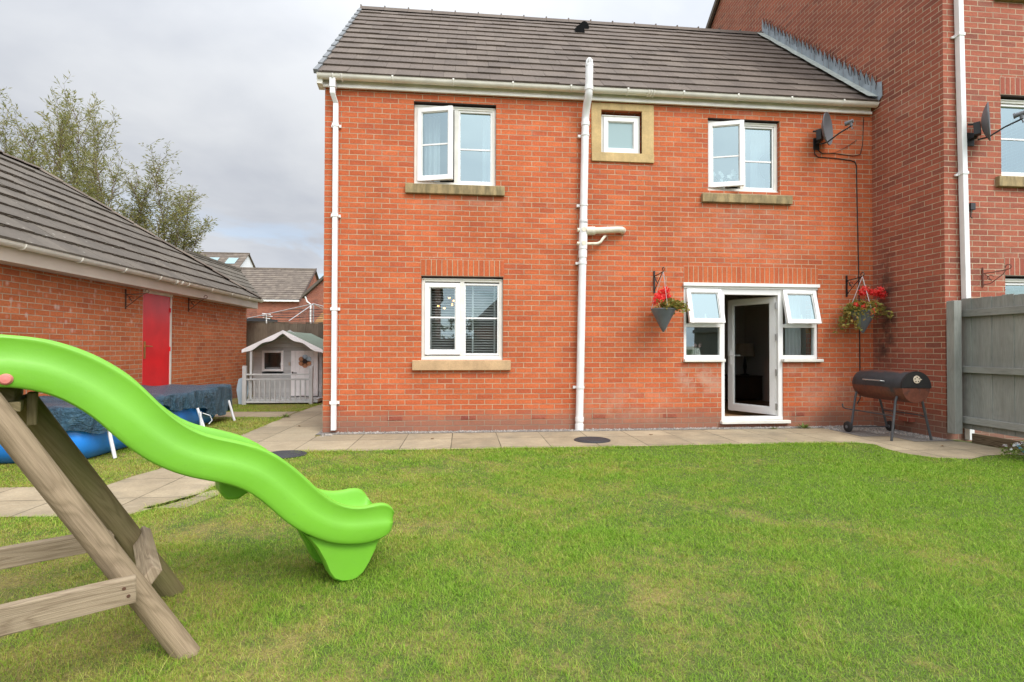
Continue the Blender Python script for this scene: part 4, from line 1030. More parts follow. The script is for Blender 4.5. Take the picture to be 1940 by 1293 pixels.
t = thing('chandelier', (1.75, 1.4, 1.9), 'chandelier of small warm lit bulbs behind the slatted blind', 'lamp')
m = MB(); m.tube([(1.72, 1.4, 2.5), (1.72, 1.4, 2.02)], .008, 6); bl = MB()
for dx, dz in ((-.20, -.14), (-.10, -.16), (-.02, .02), (.06, -.03), (.03, -.10), (.22, -.16)):
    m.tube([(1.72, 1.4, 2.02), (1.72+dx, 1.4+dx*.4, 2.04+dz)], .006, 6)
m.build('frame', 'brass', t)
for dx, dz in ((-.20, -.14), (-.10, -.16), (-.02, .02), (.06, -.03), (.03, -.10), (.22, -.16)):
    bl = MB(); bl.ball((1.72+dx, 1.4+dx*.4, 2.02+dz), .019, 8); bl.build('bulb', 'bulb_lit', t, smooth=True)
t = thing('flower_vase', (5.49, .16, 1.04), 'ribbed white vase of dusty pink flowers on the sill left of the door', 'vase')
m = MB()
P = []
for z, r_ in ((1.075, .05), (1.10, .062), (1.15, .055), (1.185, .045), (1.195, .05)): P.append([(5.47+math.cos(a)*r_*(1+.06*math.cos(a*14)), .145+math.sin(a)*r_*(1+.06*math.cos(a*14)), z) for a in [2*math.pi*k/84 for k in range(84)]])
m.grid(P, closed_v=True); m.build('vase', 'vase_white', t, smooth=True); m = MB(); rs = random.Random(2)
for _ in range(9):
    c = Vector((5.47+rs.uniform(-.085, .085), .145+rs.uniform(-.04, .04), 1.225+rs.uniform(-.012, .025)))
    for _k in range(40):
        v = Vector((rs.gauss(0, 1), rs.gauss(0, 1), rs.gauss(0, 1))).normalized(); m.leaf(c+v*.026, v.orthogonal(), v, .02, .02)
m.build('blossom', 'flower_pink', t)
t = thing('table_lamp', (7.86, 2.9, .62), 'table lamp with a beige drum shade seen through the open door', 'lamp')
m = MB(); m.lathe((7.86, 2.9, 1.02), [(.19, 0), (.165, .27), (.160, .27), (.185, 0)], 24); m.build('lamp_shade', 'lampshade', t, smooth=True)
m = MB(); m.lathe((7.86, 2.9, .62), [(.09, 0), (.09, .02), (.02, .04), (.035, .18), (.015, .40)], 18); m.build('lamp_stem', 'black_iron', t, smooth=True)
t = thing('low_cabinet', (7.4, 3.1, .1), 'dark wooden low cabinet under the lamp inside the door', 'cabinet')
m = MB(); m.box(6.9, 8.12, 2.7, 3.2, .14, .60); m.box(6.87, 8.12, 2.67, 3.2, .60, .62); m.build('body', 'dark_wood', t, bevel=.004)
for k in range(2): boxpart('drawer', 'dark_wood', t, 6.93+k*.58, 7.49+k*.58, 2.685, 2.699, .18, .57, bevel=.003)
t = thing('sofa', (6.0, 2.0, .1), 'pale sofa arm glimpsed just inside the open door', 'sofa')
m = MB(); m.box(5.35, 6.12, 1.1, 2.3, .2, .52); m.build('seat', 'sofa_cream', t, bevel=.04)
m = MB(); m.box(5.85, 6.12, 1.05, 2.35, .16, .74); m.build('arm', 'sofa_cream', t, bevel=.06)

# ------------------------------------------------------------------ the garage
GX, GYN = -3.35, 5.75
gar = thing('brick_garage', (-6, 2, 0), 'single storey brick garage with a red side door and hipped tiled roof', 'garage')
GD = (1.664, 2.515, 0, 2.125)
m = MB(); GY0 = -5.2; GXW = -8.55
sheet_with_holes(m, GY0, GYN-.06, -.2, 2.2, [(GD[0], GD[1], -.2, 2.125)], lambda u, v: (GX, u, v))
for y in (GY0, GYN-.06): m.face([(GX, y, -.2), (GXW, y, -.2), (GXW, y, 2.2), (GX, y, 2.2)])
m.face([(GXW, GY0, -.2), (GXW, GYN-.06, -.2), (GXW, GYN-.06, 2.2), (GXW, GY0, 2.2)])
m.build('wall', 'brick_garage', gar)
m = MB(); m.box(GX-.05, GX-.012, GD[0]+.012, GD[1]-.05, .02, 2.09); d = m.build('door', 'red_paint', gar, bevel=.003)
m = MB(); m.box(GX-.07, GX-.004, GD[1]-.048, GD[1], -.02, 2.125); m.box(GX-.07, GX-.004, GD[0], GD[0]+.01, -.02, 2.125); m.box(GX-.07, GX-.004, GD[0]+.01, GD[1]-.048, 2.092, 2.125); m.build('door_frame', 'upvc_cream', d)
m = MB(); m.box(GX-.012, GX-.004, GD[0]+.045, GD[0]+.095, .99, 1.28); m.tube([(GX-.004, GD[0]+.07, 1.2), (GX+.04, GD[0]+.07, 1.2), (GX+.045, GD[0]+.19, 1.195)], .009, 8); m.build('door_handle', 'brass', d, bevel=.002)
for z in (.3, 1.15, 1.85): m = MB(); m.tube([(GX-.006, GD[1]-.05, z-.04), (GX-.006, GD[1]-.05, z+.04)], .012, 8); m.build('hinge', 'red_paint', d)
EX = -3.08; EZ = 2.37; TP = .735     # eave line and pitch
hw = 2.87
slope = Vector((-1, 0, TP)).normalized(); smax = hw*math.hypot(1, TP); k_ = 1/math.hypot(1, TP)
m = MB(); EN, ES = GYN+.02, GY0-.3
tiles(m, (EX, 0, EZ), (0, 1, 0), slope, lambda s: ES+s*k_, lambda s: EN-s*k_, smax, gauge=.36, wide=.33, thick=.036, jit=.005)
tiles(m, (EX-2*hw, 0, EZ), (0, 1, 0), Vector((1, 0, TP)), lambda s: ES+s*k_, lambda s: EN-s*k_, smax, gauge=.36, wide=.66, thick=.036)
tiles(m, (0, EN, EZ), (1, 0, 0), Vector((0, -1, TP)), lambda s: EX-2*hw+s*k_, lambda s: EX-s*k_, smax, gauge=.36, wide=.66, thick=.036)
gr = m.build('roof', 'roof_tile_grey', gar)
m = MB(); A = (EX, EN, EZ-.03); B = (EX, ES, EZ-.03); C1 = (EX-2*hw, ES, EZ-.03); D1 = (EX-2*hw, EN, EZ-.03); T1 = (EX-hw, EN-hw, EZ+hw*TP-.03); T2 = (EX-hw, ES+hw, EZ+hw*TP-.03)
m.face([A, B, T2, T1]); m.face([C1, D1, T1, T2]); m.face([D1, A, T1]); m.face([B, C1, T2]); m.build('underlay', 'black_plastic', gr)
m = MB()
def caps(m, a, b, r_=.10, ln=.42):
    a, b = Vector(a), Vector(b); L_ = (b-a).length; t_ = (b-a)/L_; s_ = t_.cross(Vector((0, 0, 1))).normalized(); u_ = s_.cross(t_); q = 0
    while q < L_-.05:
        e = min(q+ln, L_); h = random.uniform(-.008, .008); dd = random.uniform(-.012, .012)
        P = [[a+t_*x+s_*(math.cos(w)*r_+dd)+u_*(math.sin(w)*r_*.55+.012+h+o_) for w in [math.pi*k/8 for k in range(9)]] for x, o_ in ((q, .012), (e-.006, 0))]
        m.grid(P, r=random.random()); m.face(P[0]); q += ln
caps(m, (EX, EN, EZ), T1); caps(m, (EX-2*hw, EN, EZ), T1); caps(m, T1, T2)
m.build('ridge', 'roof_tile_brown', gr, smooth=True)
# moss along the course edges
m = MB(); rs = random.Random(11); s0 = .36
while s0 < smax-.1:
    y = EN-s0*k_-.1
    while y > -2.4:
        if rs.random() < .8:
            c = Vector((EX, y, EZ))+slope*(s0-.03)+Vector((TP, 0, 1)).normalized()*.012; r_ = rs.uniform(.010, .028)
            m.ball(c, r_, 5, sq=(.8, rs.uniform(1, 2.6), .7))
        y -= rs.uniform(.03, .16)
    s0 += .36
kind(m.build('moss', 'moss', gr, smooth=True), 'stuff')
m = MB(); m.box(-3.135, -3.11, GY0, GYN, 2.135, 2.34); m.box(GX+.003, -3.135, GY0, GYN, 2.135, 2.155); m.box(GX-.3, -3.135, GYN-.02, GYN, 2.155, 2.34)
m.build('fascia', 'fascia_cream', gar, bevel=.003)
boxpart('door_head', 'upvc_cream', gar, GX-.004, GX+.012, GD[0], GD[1], 2.100, 2.134)
m = MB(); half_gutter(m, (-3.05, GY0, 2.345), (-3.05, GYN+.06, 2.345), out=(1, 0, 0)); gg = m.build('gutter', 'upvc_cream', gar, smooth=True, angle=50)
y = -1.9
while y < GYN:
    m = MB(); m.tube([(-3.05+math.cos(a)*.061, y, 2.345-math.sin(a)*.061) for a in [math.pi*k/10 for k in range(11)]], .007, 6); y += .86
    m.build('gutter_bracket', 'upvc_cream', gg, smooth=True)
for y in (2.02, 2.18):
    m = MB(); m.tube([(-3.05+math.cos(a)*.061, y, 2.345-math.sin(a)*.061) for a in [math.pi*k/10 for k in range(11)]], .012, 6); m.build('gutter_joint', 'upvc_cream', gg, smooth=True)

# ------------------------------------------------------------------ the pool under its cover
pool = thing('paddling_pool', (-2.6, 0, 0), 'blue framed garden pool under a dark wrinkled cover along the garage', 'pool')
PX0, PX1, PY0, PY1, PZ = -3.26, -1.88, -1.72, 1.25, .57
def rrect(x0, x1, y0, y1, r_, n=8):
    pts = []
    for cx, cy, a0 in ((x1-r_, y1-r_, 0), (x0+r_, y1-r_, 90), (x0+r_, y0+r_, 180), (x1-r_, y0+r_, 270)):
        for k in range(n+1): a = R(a0+90*k/n); pts.append((cx+math.cos(a)*r_, cy+math.sin(a)*r_))
    return pts
def dense(pts, step=.04):
    out = []
    for (a, b) in zip(pts, pts[1:]+pts[:1]):
        n = max(1, int(math.hypot(b[0]-a[0], b[1]-a[1])/step))
        out += [(a[0]+(b[0]-a[0])*k/n, a[1]+(b[1]-a[1])*k/n) for k in range(n)]
    return out
m = MB(); P = []
cx, cy = (PX0+PX1)/2, (PY0+PY1)/2
for z, o in ((-.01, -.10), (.03, -.02), (.12, .035), (.25, .05), (.40, .02), (.53, -.03)):
    base = dense(rrect(PX0-o+.06, PX1+o-.06, PY0-o, PY1+o-.06, .22), .05)
    P.append([(x, y, z) for x, y in base])
nmin = min(len(r_) for r_ in P); P = [[r_[int(k*len(r_)/nmin)] for k in range(nmin)] for r_ in P]
m.grid(P, closed_v=True); m.build('liner', 'blue_liner', pool, smooth=True, angle=80)
m = MB(); P = []
ringo = dense(rrect(PX0-.02, PX1+.06, PY0-.06, PY1+.30, .20), .03); nr = len(ringo)
for k, (x, y) in enumerate(ringo):
    s_ = k*.03; dx, dy = x-cx, y-cy; l = math.hypot(dx, dy)
    hem = .22+.06*math.sin(s_*2.3+.7)+.05*math.sin(s_*6.1)+.03*math.sin(s_*14)
    if y > PY1-.9: hem += .10
    fold = .022*math.sin(s_*19)+.014*math.sin(s_*43+1)
    top = PZ+.012*math.sin(s_*9)+.03*(y > PY1)*0
    row = []
    for q in (0, .25, .5, .75, 1): row.append((cx+dx*(q*.9), cy+dy*(q*.97), PZ-.06*(1-q*q)+.012*math.sin(x*9*q+y*13)*q-.02*math.cos(s_*5)*q*(1-q)))
    row.append((x, y, top-.01))
    for q in (.15, .4, .7, 1.): row.append((x+dx/l*(fold*q*1.3+.012), y+dy/l*(fold*q*1.3+.012), top-.015-hem*q))
    P.append(row)
m.grid(P, closed_u=True)
# extra wrinkles
m.xf(lambda p: p+Vector((mnoise.noise(p*Vector((7, 7, 9)) if False else Vector((p.x*7, p.y*7, p.z*9)))*.014, mnoise.noise(Vector((p.x*6+9, p.y*6, p.z*8)))*.014, mnoise.noise(Vector((p.x*5, p.y*5+4, p.z*5)))*.016)))
m.build('cover', 'tarpaulin', pool, smooth=True, angle=80)
for x, y, lx, ly in ((-1.74, 1.28, .05, .07), (-1.70, .24, .13, 0), (-1.76, -1.46, .03, -.03)):
    m = MB(); m.tube([(x+lx*.3, y+ly*.3, 0), (x-.07, y, .33)], .018, 12); m.build('leg', 'plastic_white', pool, smooth=True)
m = MB(); m.tube([(-1.70+.0, .24, .26), (-1.62, .28, .22), (-1.60, .30, .15), (-1.63, .27, .10)], .006, 6); m.tube([(-1.72, .22, .28), (-1.70, .20, .10), (-1.69, .22, .04)], .015, 6)
m.build('tie_cord', 'white_cloth', pool, smooth=True)

# ------------------------------------------------------------------ the slide and its frame
ax = Vector((.83, .555, 0)).normalized(); aw = Vector((-ax.y, ax.x, 0)); S0 = Vector((1.39, -4.64, 0)); zv = Vector((0, 0, 1))
slide = thing('garden_slide', (1.1, -4.6, 0), 'lime green wavy plastic slide on a weathered timber frame in the foreground', 'slide')
TOP = [(-1.75, 1.255), (-1.50, 1.25), (-1.261, 1.233), (-1.187, 1.226), (-1.148, 1.217), (-1.095, 1.198), (-1.04, 1.173), (-.982, 1.139), (-.923, 1.095), (-.876, 1.053), (-.845, 1.016), (-.812, .974), (-.771, .924), (-.719, .872), (-.659, .830), (-.598, .803), (-.519, .778), (-.438, .746), (-.355, .698), (-.264, .616), (-.18, .520), (-.132, .468), (-.064, .414), (.006, .382), (.081, .370), (.14, .376), (.19, .370), (.228, .340), (.25, .284)]
BOT = [(-1.75, 1.06), (-1.50, 1.055), (-1.259, 1.046), (-1.21, 1.038), (-1.146, 1.018), (-1.093, .988), (-1.037, .943), (-.994, .899), (-.956, .851), (-.915, .803), (-.875, .762), (-.838, .728), (-.799, .699), (-.750, .668), (-.706, .646), (-.66, .627), (-.61, .609), (-.538, .582), (-.453, .529), (-.376, .443), (-.304, .360), (-.25, .316), (-.198, .279), (-.131, .237), (-.063, .207), (.043, .180), (.119, .176), (.187, .190), (.244, .225)]
def sp(s_, t_, z): return S0+ax*s_+aw*t_+zv*z
WID = .40
m = MB(); P = []
for (ts, tz), (bs, bz) in zip(TOP, BOT):
    L_ = lambda f: (bs+(ts-bs)*f, bz+(tz-bz)*f)
    row = []
    def add(t_, f, ds_=0):
        q = L_(f); row.append(sp(q[0], t_, q[1]))
    for t_, f in ((.012, 0), (.0, .03), (-.004, .25), (-.004, .50), (.008, .55), (.010, .86), (.002, .94), (.008, .99), (.022, 1.0), (.036, .99), (.042, .92), (.052, .6), (.07, .38), (.11, .30),
                  (WID/2, .285), (WID-.11, .30), (WID-.07, .38), (WID-.052, .6), (WID-.042, .92), (WID-.036, .99), (WID-.022, 1.0), (WID-.008, .99), (WID-.002, .94), (WID-.010, .86), (WID-.008, .55), (WID+.004, .50), (WID+.004, .25), (WID, .03), (WID-.012, 0), (WID-.06, .06), (WID/2, .10), (.06, .06)):
        add(t_, f)
    P.append(row)
m.grid(P, closed_v=True); m.face(P[0]); m.face(P[-1][::-1])
ch = m.build('chute', 'slide_plastic', slide, smooth=True, weld=True, sub=1, angle=60)
def foot(t0, t1):
    out = [(-.215, .285), (-.165, .215), (-.125, .135), (-.10, .07), (-.075, .03), (-.035, .006), (.01, -.004), (.045, .0), (.08, .02), (.112, .062), (.145, .12), (.175, .19), (.10, .19), (-.05, .22)]
    m = MB(); n = len(out); c = (.0, .14)
    rows = []
    for t_, k in ((t0, .86), (t0, .93), (t0+.012, 1), (t1-.012, 1), (t1, .93), (t1, .86)): rows.append([sp(c[0]+(s_-c[0])*k, t_, c[1]+(z-c[1])*k+(1-k)*0) for s_, z in out])
    m.grid(rows, closed_v=True); m.face(rows[0][::-1]); m.face(rows[-1]); return m.build('foot', 'slide_plastic', slide, smooth=True, weld=True)
foot(.035, .105); foot(WID-.105, WID-.035)
m = MB(); m.prism([sp(-.56, .22, .62), sp(-.545, .22, .50), sp(-.52, .22, .465), (sp(-.47, .22, .46)), sp(-.36, .22, .52), sp(-.36, .22, .56)], aw*.14); m.build('stiffener', 'slide_plastic', slide, bevel=.012)
m = MB(); c = sp(-1.245, -.006, 1.075); m.lathe(c, [(0, -.012), (.014, -.010), (.02, 0)], 16, axis=aw); m.build('bolt', 'pink_bolt', slide, smooth=True)
PN = Vector((.862, -5.168, 0)); PF = Vector((.523, -4.66, 0))
def fp(t_, s_, z): return PN+aw*t_+ax*s_+zv*z
# legs: round posts leaning back under the platform
for q0, q1, mt in (((-.008, .040, -.05), (.171, -.583, 1.04), 'log_wood'), ((.618, .055, -.05), (.46, -.50, .985), 'log_green')):
    m = MB(); L0 = fp(*q0); L1 = fp(*q1)
    m.tube([L0+(L1-L0)*k/10 for k in range(11)], [.0425]*11 if mt == 'log_wood' else [.046]*11, 20); m.build('leg', mt, slide, smooth=True, angle=50)
m = MB(); m.obox(fp(-.07, -1.15, .322), ax, aw, zv, 1.0, .018, .046, grain=0); r1 = m.build('rail', 'board_wood', slide, bevel=.004)
r2m = MB(); 
for o in r1.data.vertices: pass
m = MB(); m.obox(fp(.611-.07, -1.20, .338), ax, aw, zv, 1.0, .018, .042, grain=0); m.build('rail', 'board_wood', slide, bevel=.004)
m = MB(); m.obox(fp(.335, -.098, .305), aw, (ax*.80-zv*.6), (zv*.80+ax*.6), .285, .021, .036, grain=0); m.build('tie_beam', 'board_wood', slide, bevel=.005)
m = MB(); m.obox(fp(.40, -.53, 1.0), aw, ax, zv, .14, .03, .05, grain=0); m.obox(fp(.30, -.455, .955), zv, aw, ax, .062, .03, .014, grain=0); m.obox(fp(.24, -.50, .972), aw, ax, zv, .05, .022, .018, grain=0)
m.build('cross_beam', 'log_green', slide, bevel=.004)
m = MB()
for k in range(6): m.obox(fp(.37, -.64-k*.1, 1.03), aw, ax, zv, .16, .046, .012, grain=0)
m.build('platform', 'log_green', slide, bevel=.003)
for s_, z in ((-.185, .337), (-.172, .307)): m = MB(); m.tube([fp(-.09, s_, z), fp(-.087, s_, z)], .006, 8); m.build('screw', 'rust_iron', slide)

# ------------------------------------------------------------------ the barrel barbecue
bbq = thing('barrel_barbecue', (7.75, -.85, 0), 'rusty black barrel barbecue on wheeled tube legs in the house corner', 'barbecue')
BX, BZ, BR, BY0, BY1 = 7.72, .69, .205, -1.30, -.42
n = 28
def arc_part(name, a0, a1, mt, r_=BR, endin=True):
    m = MB(); ys = [BY0, BY0+.012, (BY0+BY1)/2, BY1-.10, BY1-.04, BY1-.012, BY1]; rs_ = [r_-.006, r_, r_, r_, r_-.012, r_-.035, r_-.075]
    A = [R(a0+(a1-a0)*k/n) for k in range(n+1)]
    P = [[(BX+math.cos(a)*q, y, BZ+math.sin(a)*q) for a in A] for y, q in zip(ys, rs_)]
    m.grid(P); m.face([(BX+math.cos(a)*rs_[0], BY0, BZ+math.sin(a)*rs_[0]) for a in A]); m.face([(BX+math.cos(a)*rs_[-1], BY1, BZ+math.sin(a)*rs_[-1]) for a in A][::-1])
    return m.build(name, mt, bbq, smooth=True, angle=40)
arc_part('firebox', 181, 359, 'drum_base', BR-.004); arc_part('lid', -2, 182, 'drum_lid')
m = MB(); m.face([(BX+math.cos(R(q))*(BR+.004), BY0-.006, BZ+math.sin(R(q))*(BR+.004)) for q in range(-2, 183, 6)]); P = [[(BX+math.cos(R(q))*(BR+.004), y, BZ+math.sin(R(q))*(BR+.004)) for q in range(-2, 183, 6)] for y in (BY0-.006, BY0+.018)]; m.grid(P)
m.build('lid_end', 'black_iron', bbq, smooth=True, angle=40)
m = MB(); c = Vector((BX, BY0-.008, BZ+.105)); m.lathe(c, [(0, .006), (.048, .006), (.05, 0)], 24, axis=(0, -1, 0)); m.tube([c+Vector((.045, -.004, 0)), c+Vector((.065, -.004, .0))], .006, 6); vp = m.build('vent', 'lampshade', bbq, smooth=True)
m = MB()
for k in range(5): a = R(90+72*k); m.tube([c+Vector((math.cos(a)*.03, -.008, math.sin(a)*.03)), c+Vector((math.cos(a)*.03, -.0065, math.sin(a)*.03))], .0085, 8)
m.build('vent_hole', 'black_iron', vp)
m = MB(); hx_ = BX-BR*math.cos(R(18)); hz_ = BZ+BR*math.sin(R(18))
m.tube([(hx_, -1.02, hz_), (hx_-.05, -1.02, hz_+.01), (hx_-.05, -.72, hz_+.01), (hx_, -.72, hz_)], .009, 8); m.build('handle', 'steel', bbq, smooth=True)
m = MB()
for s_ in (-1, 1):
    m.tube([(BX+s_*.005, BY0+.12, .585), (BX+s_*.13, BY0+.12, .585), (BX+s_*.165, BY0+.115, .56), (BX+s_*.19, BY0+.11, .50), (BX+s_*.28, BY0+.075, 0)], .015, 10)
    m.tube([(BX+s_*.005, BY1-.08, .585), (BX+s_*.13, BY1-.08, .585), (BX+s_*.165, BY1-.085, .56), (BX+s_*.185, BY1-.09, .50), (BX+s_*.275, BY1-.12, .07)], .015, 10)
    m.tube([(BX+s_*.225, BY0+.10, .30), (BX+s_*.215, BY0+.16, .315), (BX+s_*.225, BY1-.10, .315)], .009, 8)
m.tube([(BX-.225, BY1-.1, .315), (BX-.225, BY1+.05, .315), (BX-.225, BY1+.10, .33), (BX-.225, BY1+.11, .38)], .009, 8)
m.tube([(BX-.30, BY1-.12, .075), (BX+.30, BY1-.12, .075)], .008, 8)
m.build('leg_frame', 'tube_grey', bbq, smooth=True)
for s_ in (-1, 1):
    m = MB(); m.lathe((BX+s_*.325, BY1-.12, .078), [(.02, -.022), (.062, -.02), (.074, -.012), (.078, 0), (.074, .012), (.062, .02), (.02, .022)], 24, axis=(1, 0, 0)); w_ = m.build('wheel', 'rubber', bbq, smooth=True)
    m = MB(); m.lathe((BX+s_*.325, BY1-.12, .078), [(0, -.026), (.022, -.026), (.024, 0), (.022, .026), (0, .026)], 12, axis=(1, 0, 0)); m.build('hub', 'dish_grey', w_, smooth=True)

# ------------------------------------------------------------------ fences
fen = thing('grey_fence', (8.4, -3, 0), 'grey painted vertical board fence running towards us from the tall house', 'fence')
boxpart('post', 'fence_grey', fen, 8.20, 8.305, -1.36, -1.25, .10, 1.81, bevel=.006, uvaxis=2)
m = MB(); y = -1.262; k = 0
while y > -6.3:
    w_ = .128; o = .008*(k % 2); m.box(8.40+o, 8.416+o, y-w_, y, .16, 1.835+random.uniform(-.008, .008), uvaxis=2); y -= w_-.002; k += 1
m.build('board', 'fence_grey', fen, bevel=.002)
for z0, z1 in ((.235, .32), (.885, .965), (1.60, 1.69)): boxpart('rail', 'fence_grey', fen, 8.352, 8.40, -6.3, -1.262, z0, z1, bevel=.004, uvaxis=1)
for yy in (-3.25, -5.15): boxpart('post', 'fence_grey', fen, 8.43, 8.53, yy-.05, yy+.05, -.02, 1.8, bevel=.006, uvaxis=2)
boxpart('gravel_board', 'sleeper', fen, 8.385, 8.425, -6.3, -1.40, -.01, .115, bevel=.004, uvaxis=1)
m = MB(); m.tube([(8.33, -1.98, .075), (8.24, -2.12, .03), (8.20, -2.25, .012), (8.22, -2.6, .012)], .013, 8); tag(m.build('garden_hose', 'blue_plastic', smooth=True), 'bright blue hose end poking out by the flowers under the fence', 'hose')
def flowers(loc, label):
    rs = random.Random(9); t = thing('flowering_plant', loc, label, 'plant'); x, y, z = loc; lf = MB(); fl_ = MB()
    for _ in range(420):
        a, q = rs.random()*6.28, rs.random()**.6*.23; h = rs.uniform(.0, .15)*(1-q*2.2)+.02
        lf.leaf((x+math.cos(a)*q, y+math.sin(a)*q, z+h), (math.cos(a)+rs.gauss(0, .6), math.sin(a)+rs.gauss(0, .6), rs.gauss(.3, .5)), (rs.gauss(0, .5), rs.gauss(0, .5), 1), .04, .016)
    for _ in range(26):
        a, q = rs.random()*6.28, rs.random()**.6*.22; c = Vector((x+math.cos(a)*q, y+math.sin(a)*q, z+.15*(1-q*2.4)+.04))
        for k in range(12): v = Vector((rs.gauss(0, 1), rs.gauss(0, 1), abs(rs.gauss(0, 1)))).normalized(); fl_.leaf(c+v*.014, v.orthogonal(), v, .013, .013)
    lf.build('foliage', 'bush_leaf', t); fl_.build('blossom', 'alyssum', t)
flowers((8.02, -2.36, 0), 'low bushy plant with small white and lilac flowers beside the grey fence')

bf = thing('brown_fence', (-1.7, 5.98, 0), 'weathered brown close board fence behind the playhouse', 'fence')
m = MB(); x = -4.2; k = 0
while x < .3: m.box(x, x+.105, 5.98+.008*(k % 2), 5.996+.008*(k % 2), 0, 1.80+random.uniform(-.012, .008), uvaxis=2); x += .103; k += 1
m.build('board', 'fence_brown', bf, bevel=.002); boxpart('rail', 'fence_brown', bf, -4.2, .3, 6.01, 6.05, 1.5, 1.58, uvaxis=0); boxpart('cap', 'fence_brown', bf, -4.2, .3, 5.97, 6.02, 1.81, 1.825, uvaxis=0)

# ------------------------------------------------------------------ the playhouse
ply = thing('playhouse', (-1.8, 4.4, 0), 'grey wooden childrens playhouse with white door, veranda and green felt roof', 'playhouse')
KY, KB = 4.22, 5.55; KX0, KX1, KZ = -2.60, -1.15, 1.14; KP = (-1.845, 1.56)
PWN = (-2.415, -1.965, .66, 1.115); PDR = (-1.805, -1.22, .10, 1.11)
m = MB(); z = .10; r_ = 0
while z < KP[1]-.02:      # shiplap boards, one by one
    z2 = z+.098; xl, xr = KX0, KX1
    if z2 > KZ:
        f_ = (min(z2, KP[1])-KZ)/(KP[1]-KZ); xl = KX0+(KP[0]-KX0)*f_; xr = KX1-(KX1-KP[0])*f_
    segs = [(xl, xr)]
    for h in (PWN, PDR):
        if h[2]-.03 < z+.05 < h[3]: segs = [q for a, b in segs for q in ((a, min(b, h[0])), (max(a, h[1]), b)) if q[1]-q[0] > .01]
    if z2 > KZ:
        fz = lambda q: max(0., min(1., (q-KZ)/(KP[1]-KZ))); e0, e1 = max(z, KZ), min(z2, KP[1])
        m.prism([(KX0+(KP[0]-KX0)*fz(z), KY, z), (KX1-(KX1-KP[0])*fz(z), KY, z), (KX1-(KX1-KP[0])*fz(z2), KY, z2-.004), (KX0+(KP[0]-KX0)*fz(z2), KY, z2-.004)], (0, .018, 0)); z = z2; r_ += 1; continue
    for a, b in segs: m.box(a, b, KY-.002*(r_ % 2), KY+.018, z, z2-.006, uvaxis=0); m.box(a, b, KY+.004, KY+.016, z2-.006, z2, uvaxis=0)
    z = z2; r_ += 1
m.box(KX0, KX0+.02, KY+.02, KB, .1, KZ+.03, uvaxis=1); m.box(KX1-.02, KX1, KY+.02, KB, .1, KZ+.03, uvaxis=1); m.box(KX0, KX1, KB, KB+.02, .1, KZ+.03, uvaxis=0)
m.build('wall', 'play_grey', ply)
m = MB(); m.box(KX0, KX1+.05, 3.72, KB, .03, .098, uvaxis=0); m.build('floor', 'play_grey', ply)
m = MB(); w_ = MB()
for s_, xe in ((-1, -2.62), (1, -.99)):
    ze = 1.10
    A0, A1 = Vector((xe, 3.70, ze)), Vector((-1.805, 3.70, 1.505)); dep = Vector((0, KB+.12-3.70, 0)); th = Vector((0, 0, .022))
    for p in ([A0, A1, A1+dep, A0+dep], [A0+th, A1+th, A1+dep+th, A0+dep+th], [A0, A1, A1+th, A0+th], [A0+dep, A1+dep, A1+dep+th, A0+dep+th], [A0, A0+dep, A0+dep+th, A0+th]): m.face(p)
    pts = []; n_ = 20
    for k in range(n_+1):
        q = k/n_; p = A0+(A1-A0)*q; pts.append(p+Vector((0, -.02, .035)))
    low_ = []
    for k in range(n_+1):
        q = k/n_; p = A0+(A1-A0)*q; low_.append(p+Vector((0, -.02, -.055+.022*math.cos(q*2*math.pi*2))))
    w_.prism([pts[0]]+pts[1:]+low_[::-1], (0, .018, 0))
m.build('roof', 'felt_green', ply); w_.build('bargeboard', 'play_white', ply)
m = MB(); bars(m, PWN[0], PWN[1], PWN[2], PWN[3], KY-.022, KY+.01, .05); wn = m.build('window', 'play_white', ply, bevel=.004)
m = MB(); m.face([(PWN[0]+.04, KY, PWN[2]+.04), (PWN[1]-.04, KY, PWN[2]+.04), (PWN[1]-.04, KY, PWN[3]-.04), (PWN[0]+.04, KY, PWN[3]-.04)]); m.build('pane', 'glass_door', wn)
m = MB(); x = PDR[0]
while x < PDR[1]-.02: m.box(x, min(x+.093, PDR[1]), KY-.012, KY+.01, PDR[2]+.02, PDR[3], uvaxis=2); x += .095
pd = m.build('door', 'play_white', ply, bevel=.002)
m = MB(); m.box(PDR[0]+.02, PDR[0]+.05, KY-.03, KY-.012, .60, .65); m.tube([(PDR[0]+.035, KY-.04, .625), (PDR[0]+.13, KY-.04, .625)], .009, 6); m.build('door_handle', 'dark_brown', pd)
m = MB(); m.box(PDR[1]-.14, PDR[1]+.02, KY-.016, KY-.0125, 1.135, 1.15); m.build('hinge', 'black_iron', pd)
fc = Vector((-1.51, KY-.014, .88))
for k in range(6):
    a = R(30+60*k); c = fc+Vector((math.cos(a)*.085, 0, math.sin(a)*.085)); m = MB(); m.lathe(c, [(0, .012), (.058, .012), (.06, 0)], 18, axis=(0, -1, 0))
    m.build('petal', 'flower_blue' if k in (0, 1) else 'flower_orange', pd, smooth=True, angle=30)
m = MB(); m.lathe(fc, [(0, .026), (.05, .026), (.055, 0)], 20, axis=(0, -1, 0)); m.build('flower_centre', 'dark_brown', pd, smooth=True, angle=30)
boxpart('door_bell', 'lampshade', ply, -1.855, -1.82, KY-.03, KY-.003, .79, .86)
VY = 3.68
for x, h in ((-2.555, .80), (-1.225, .80)): boxpart('post', 'play_grey', ply, x-.038, x+.038, VY-.03, VY+.03, -.02, h, bevel=.004, uvaxis=2)
boxpart('post', 'play_grey', ply, -2.465, -2.425, VY+.02, VY+.06, .1, 1.17, bevel=.003, uvaxis=2)
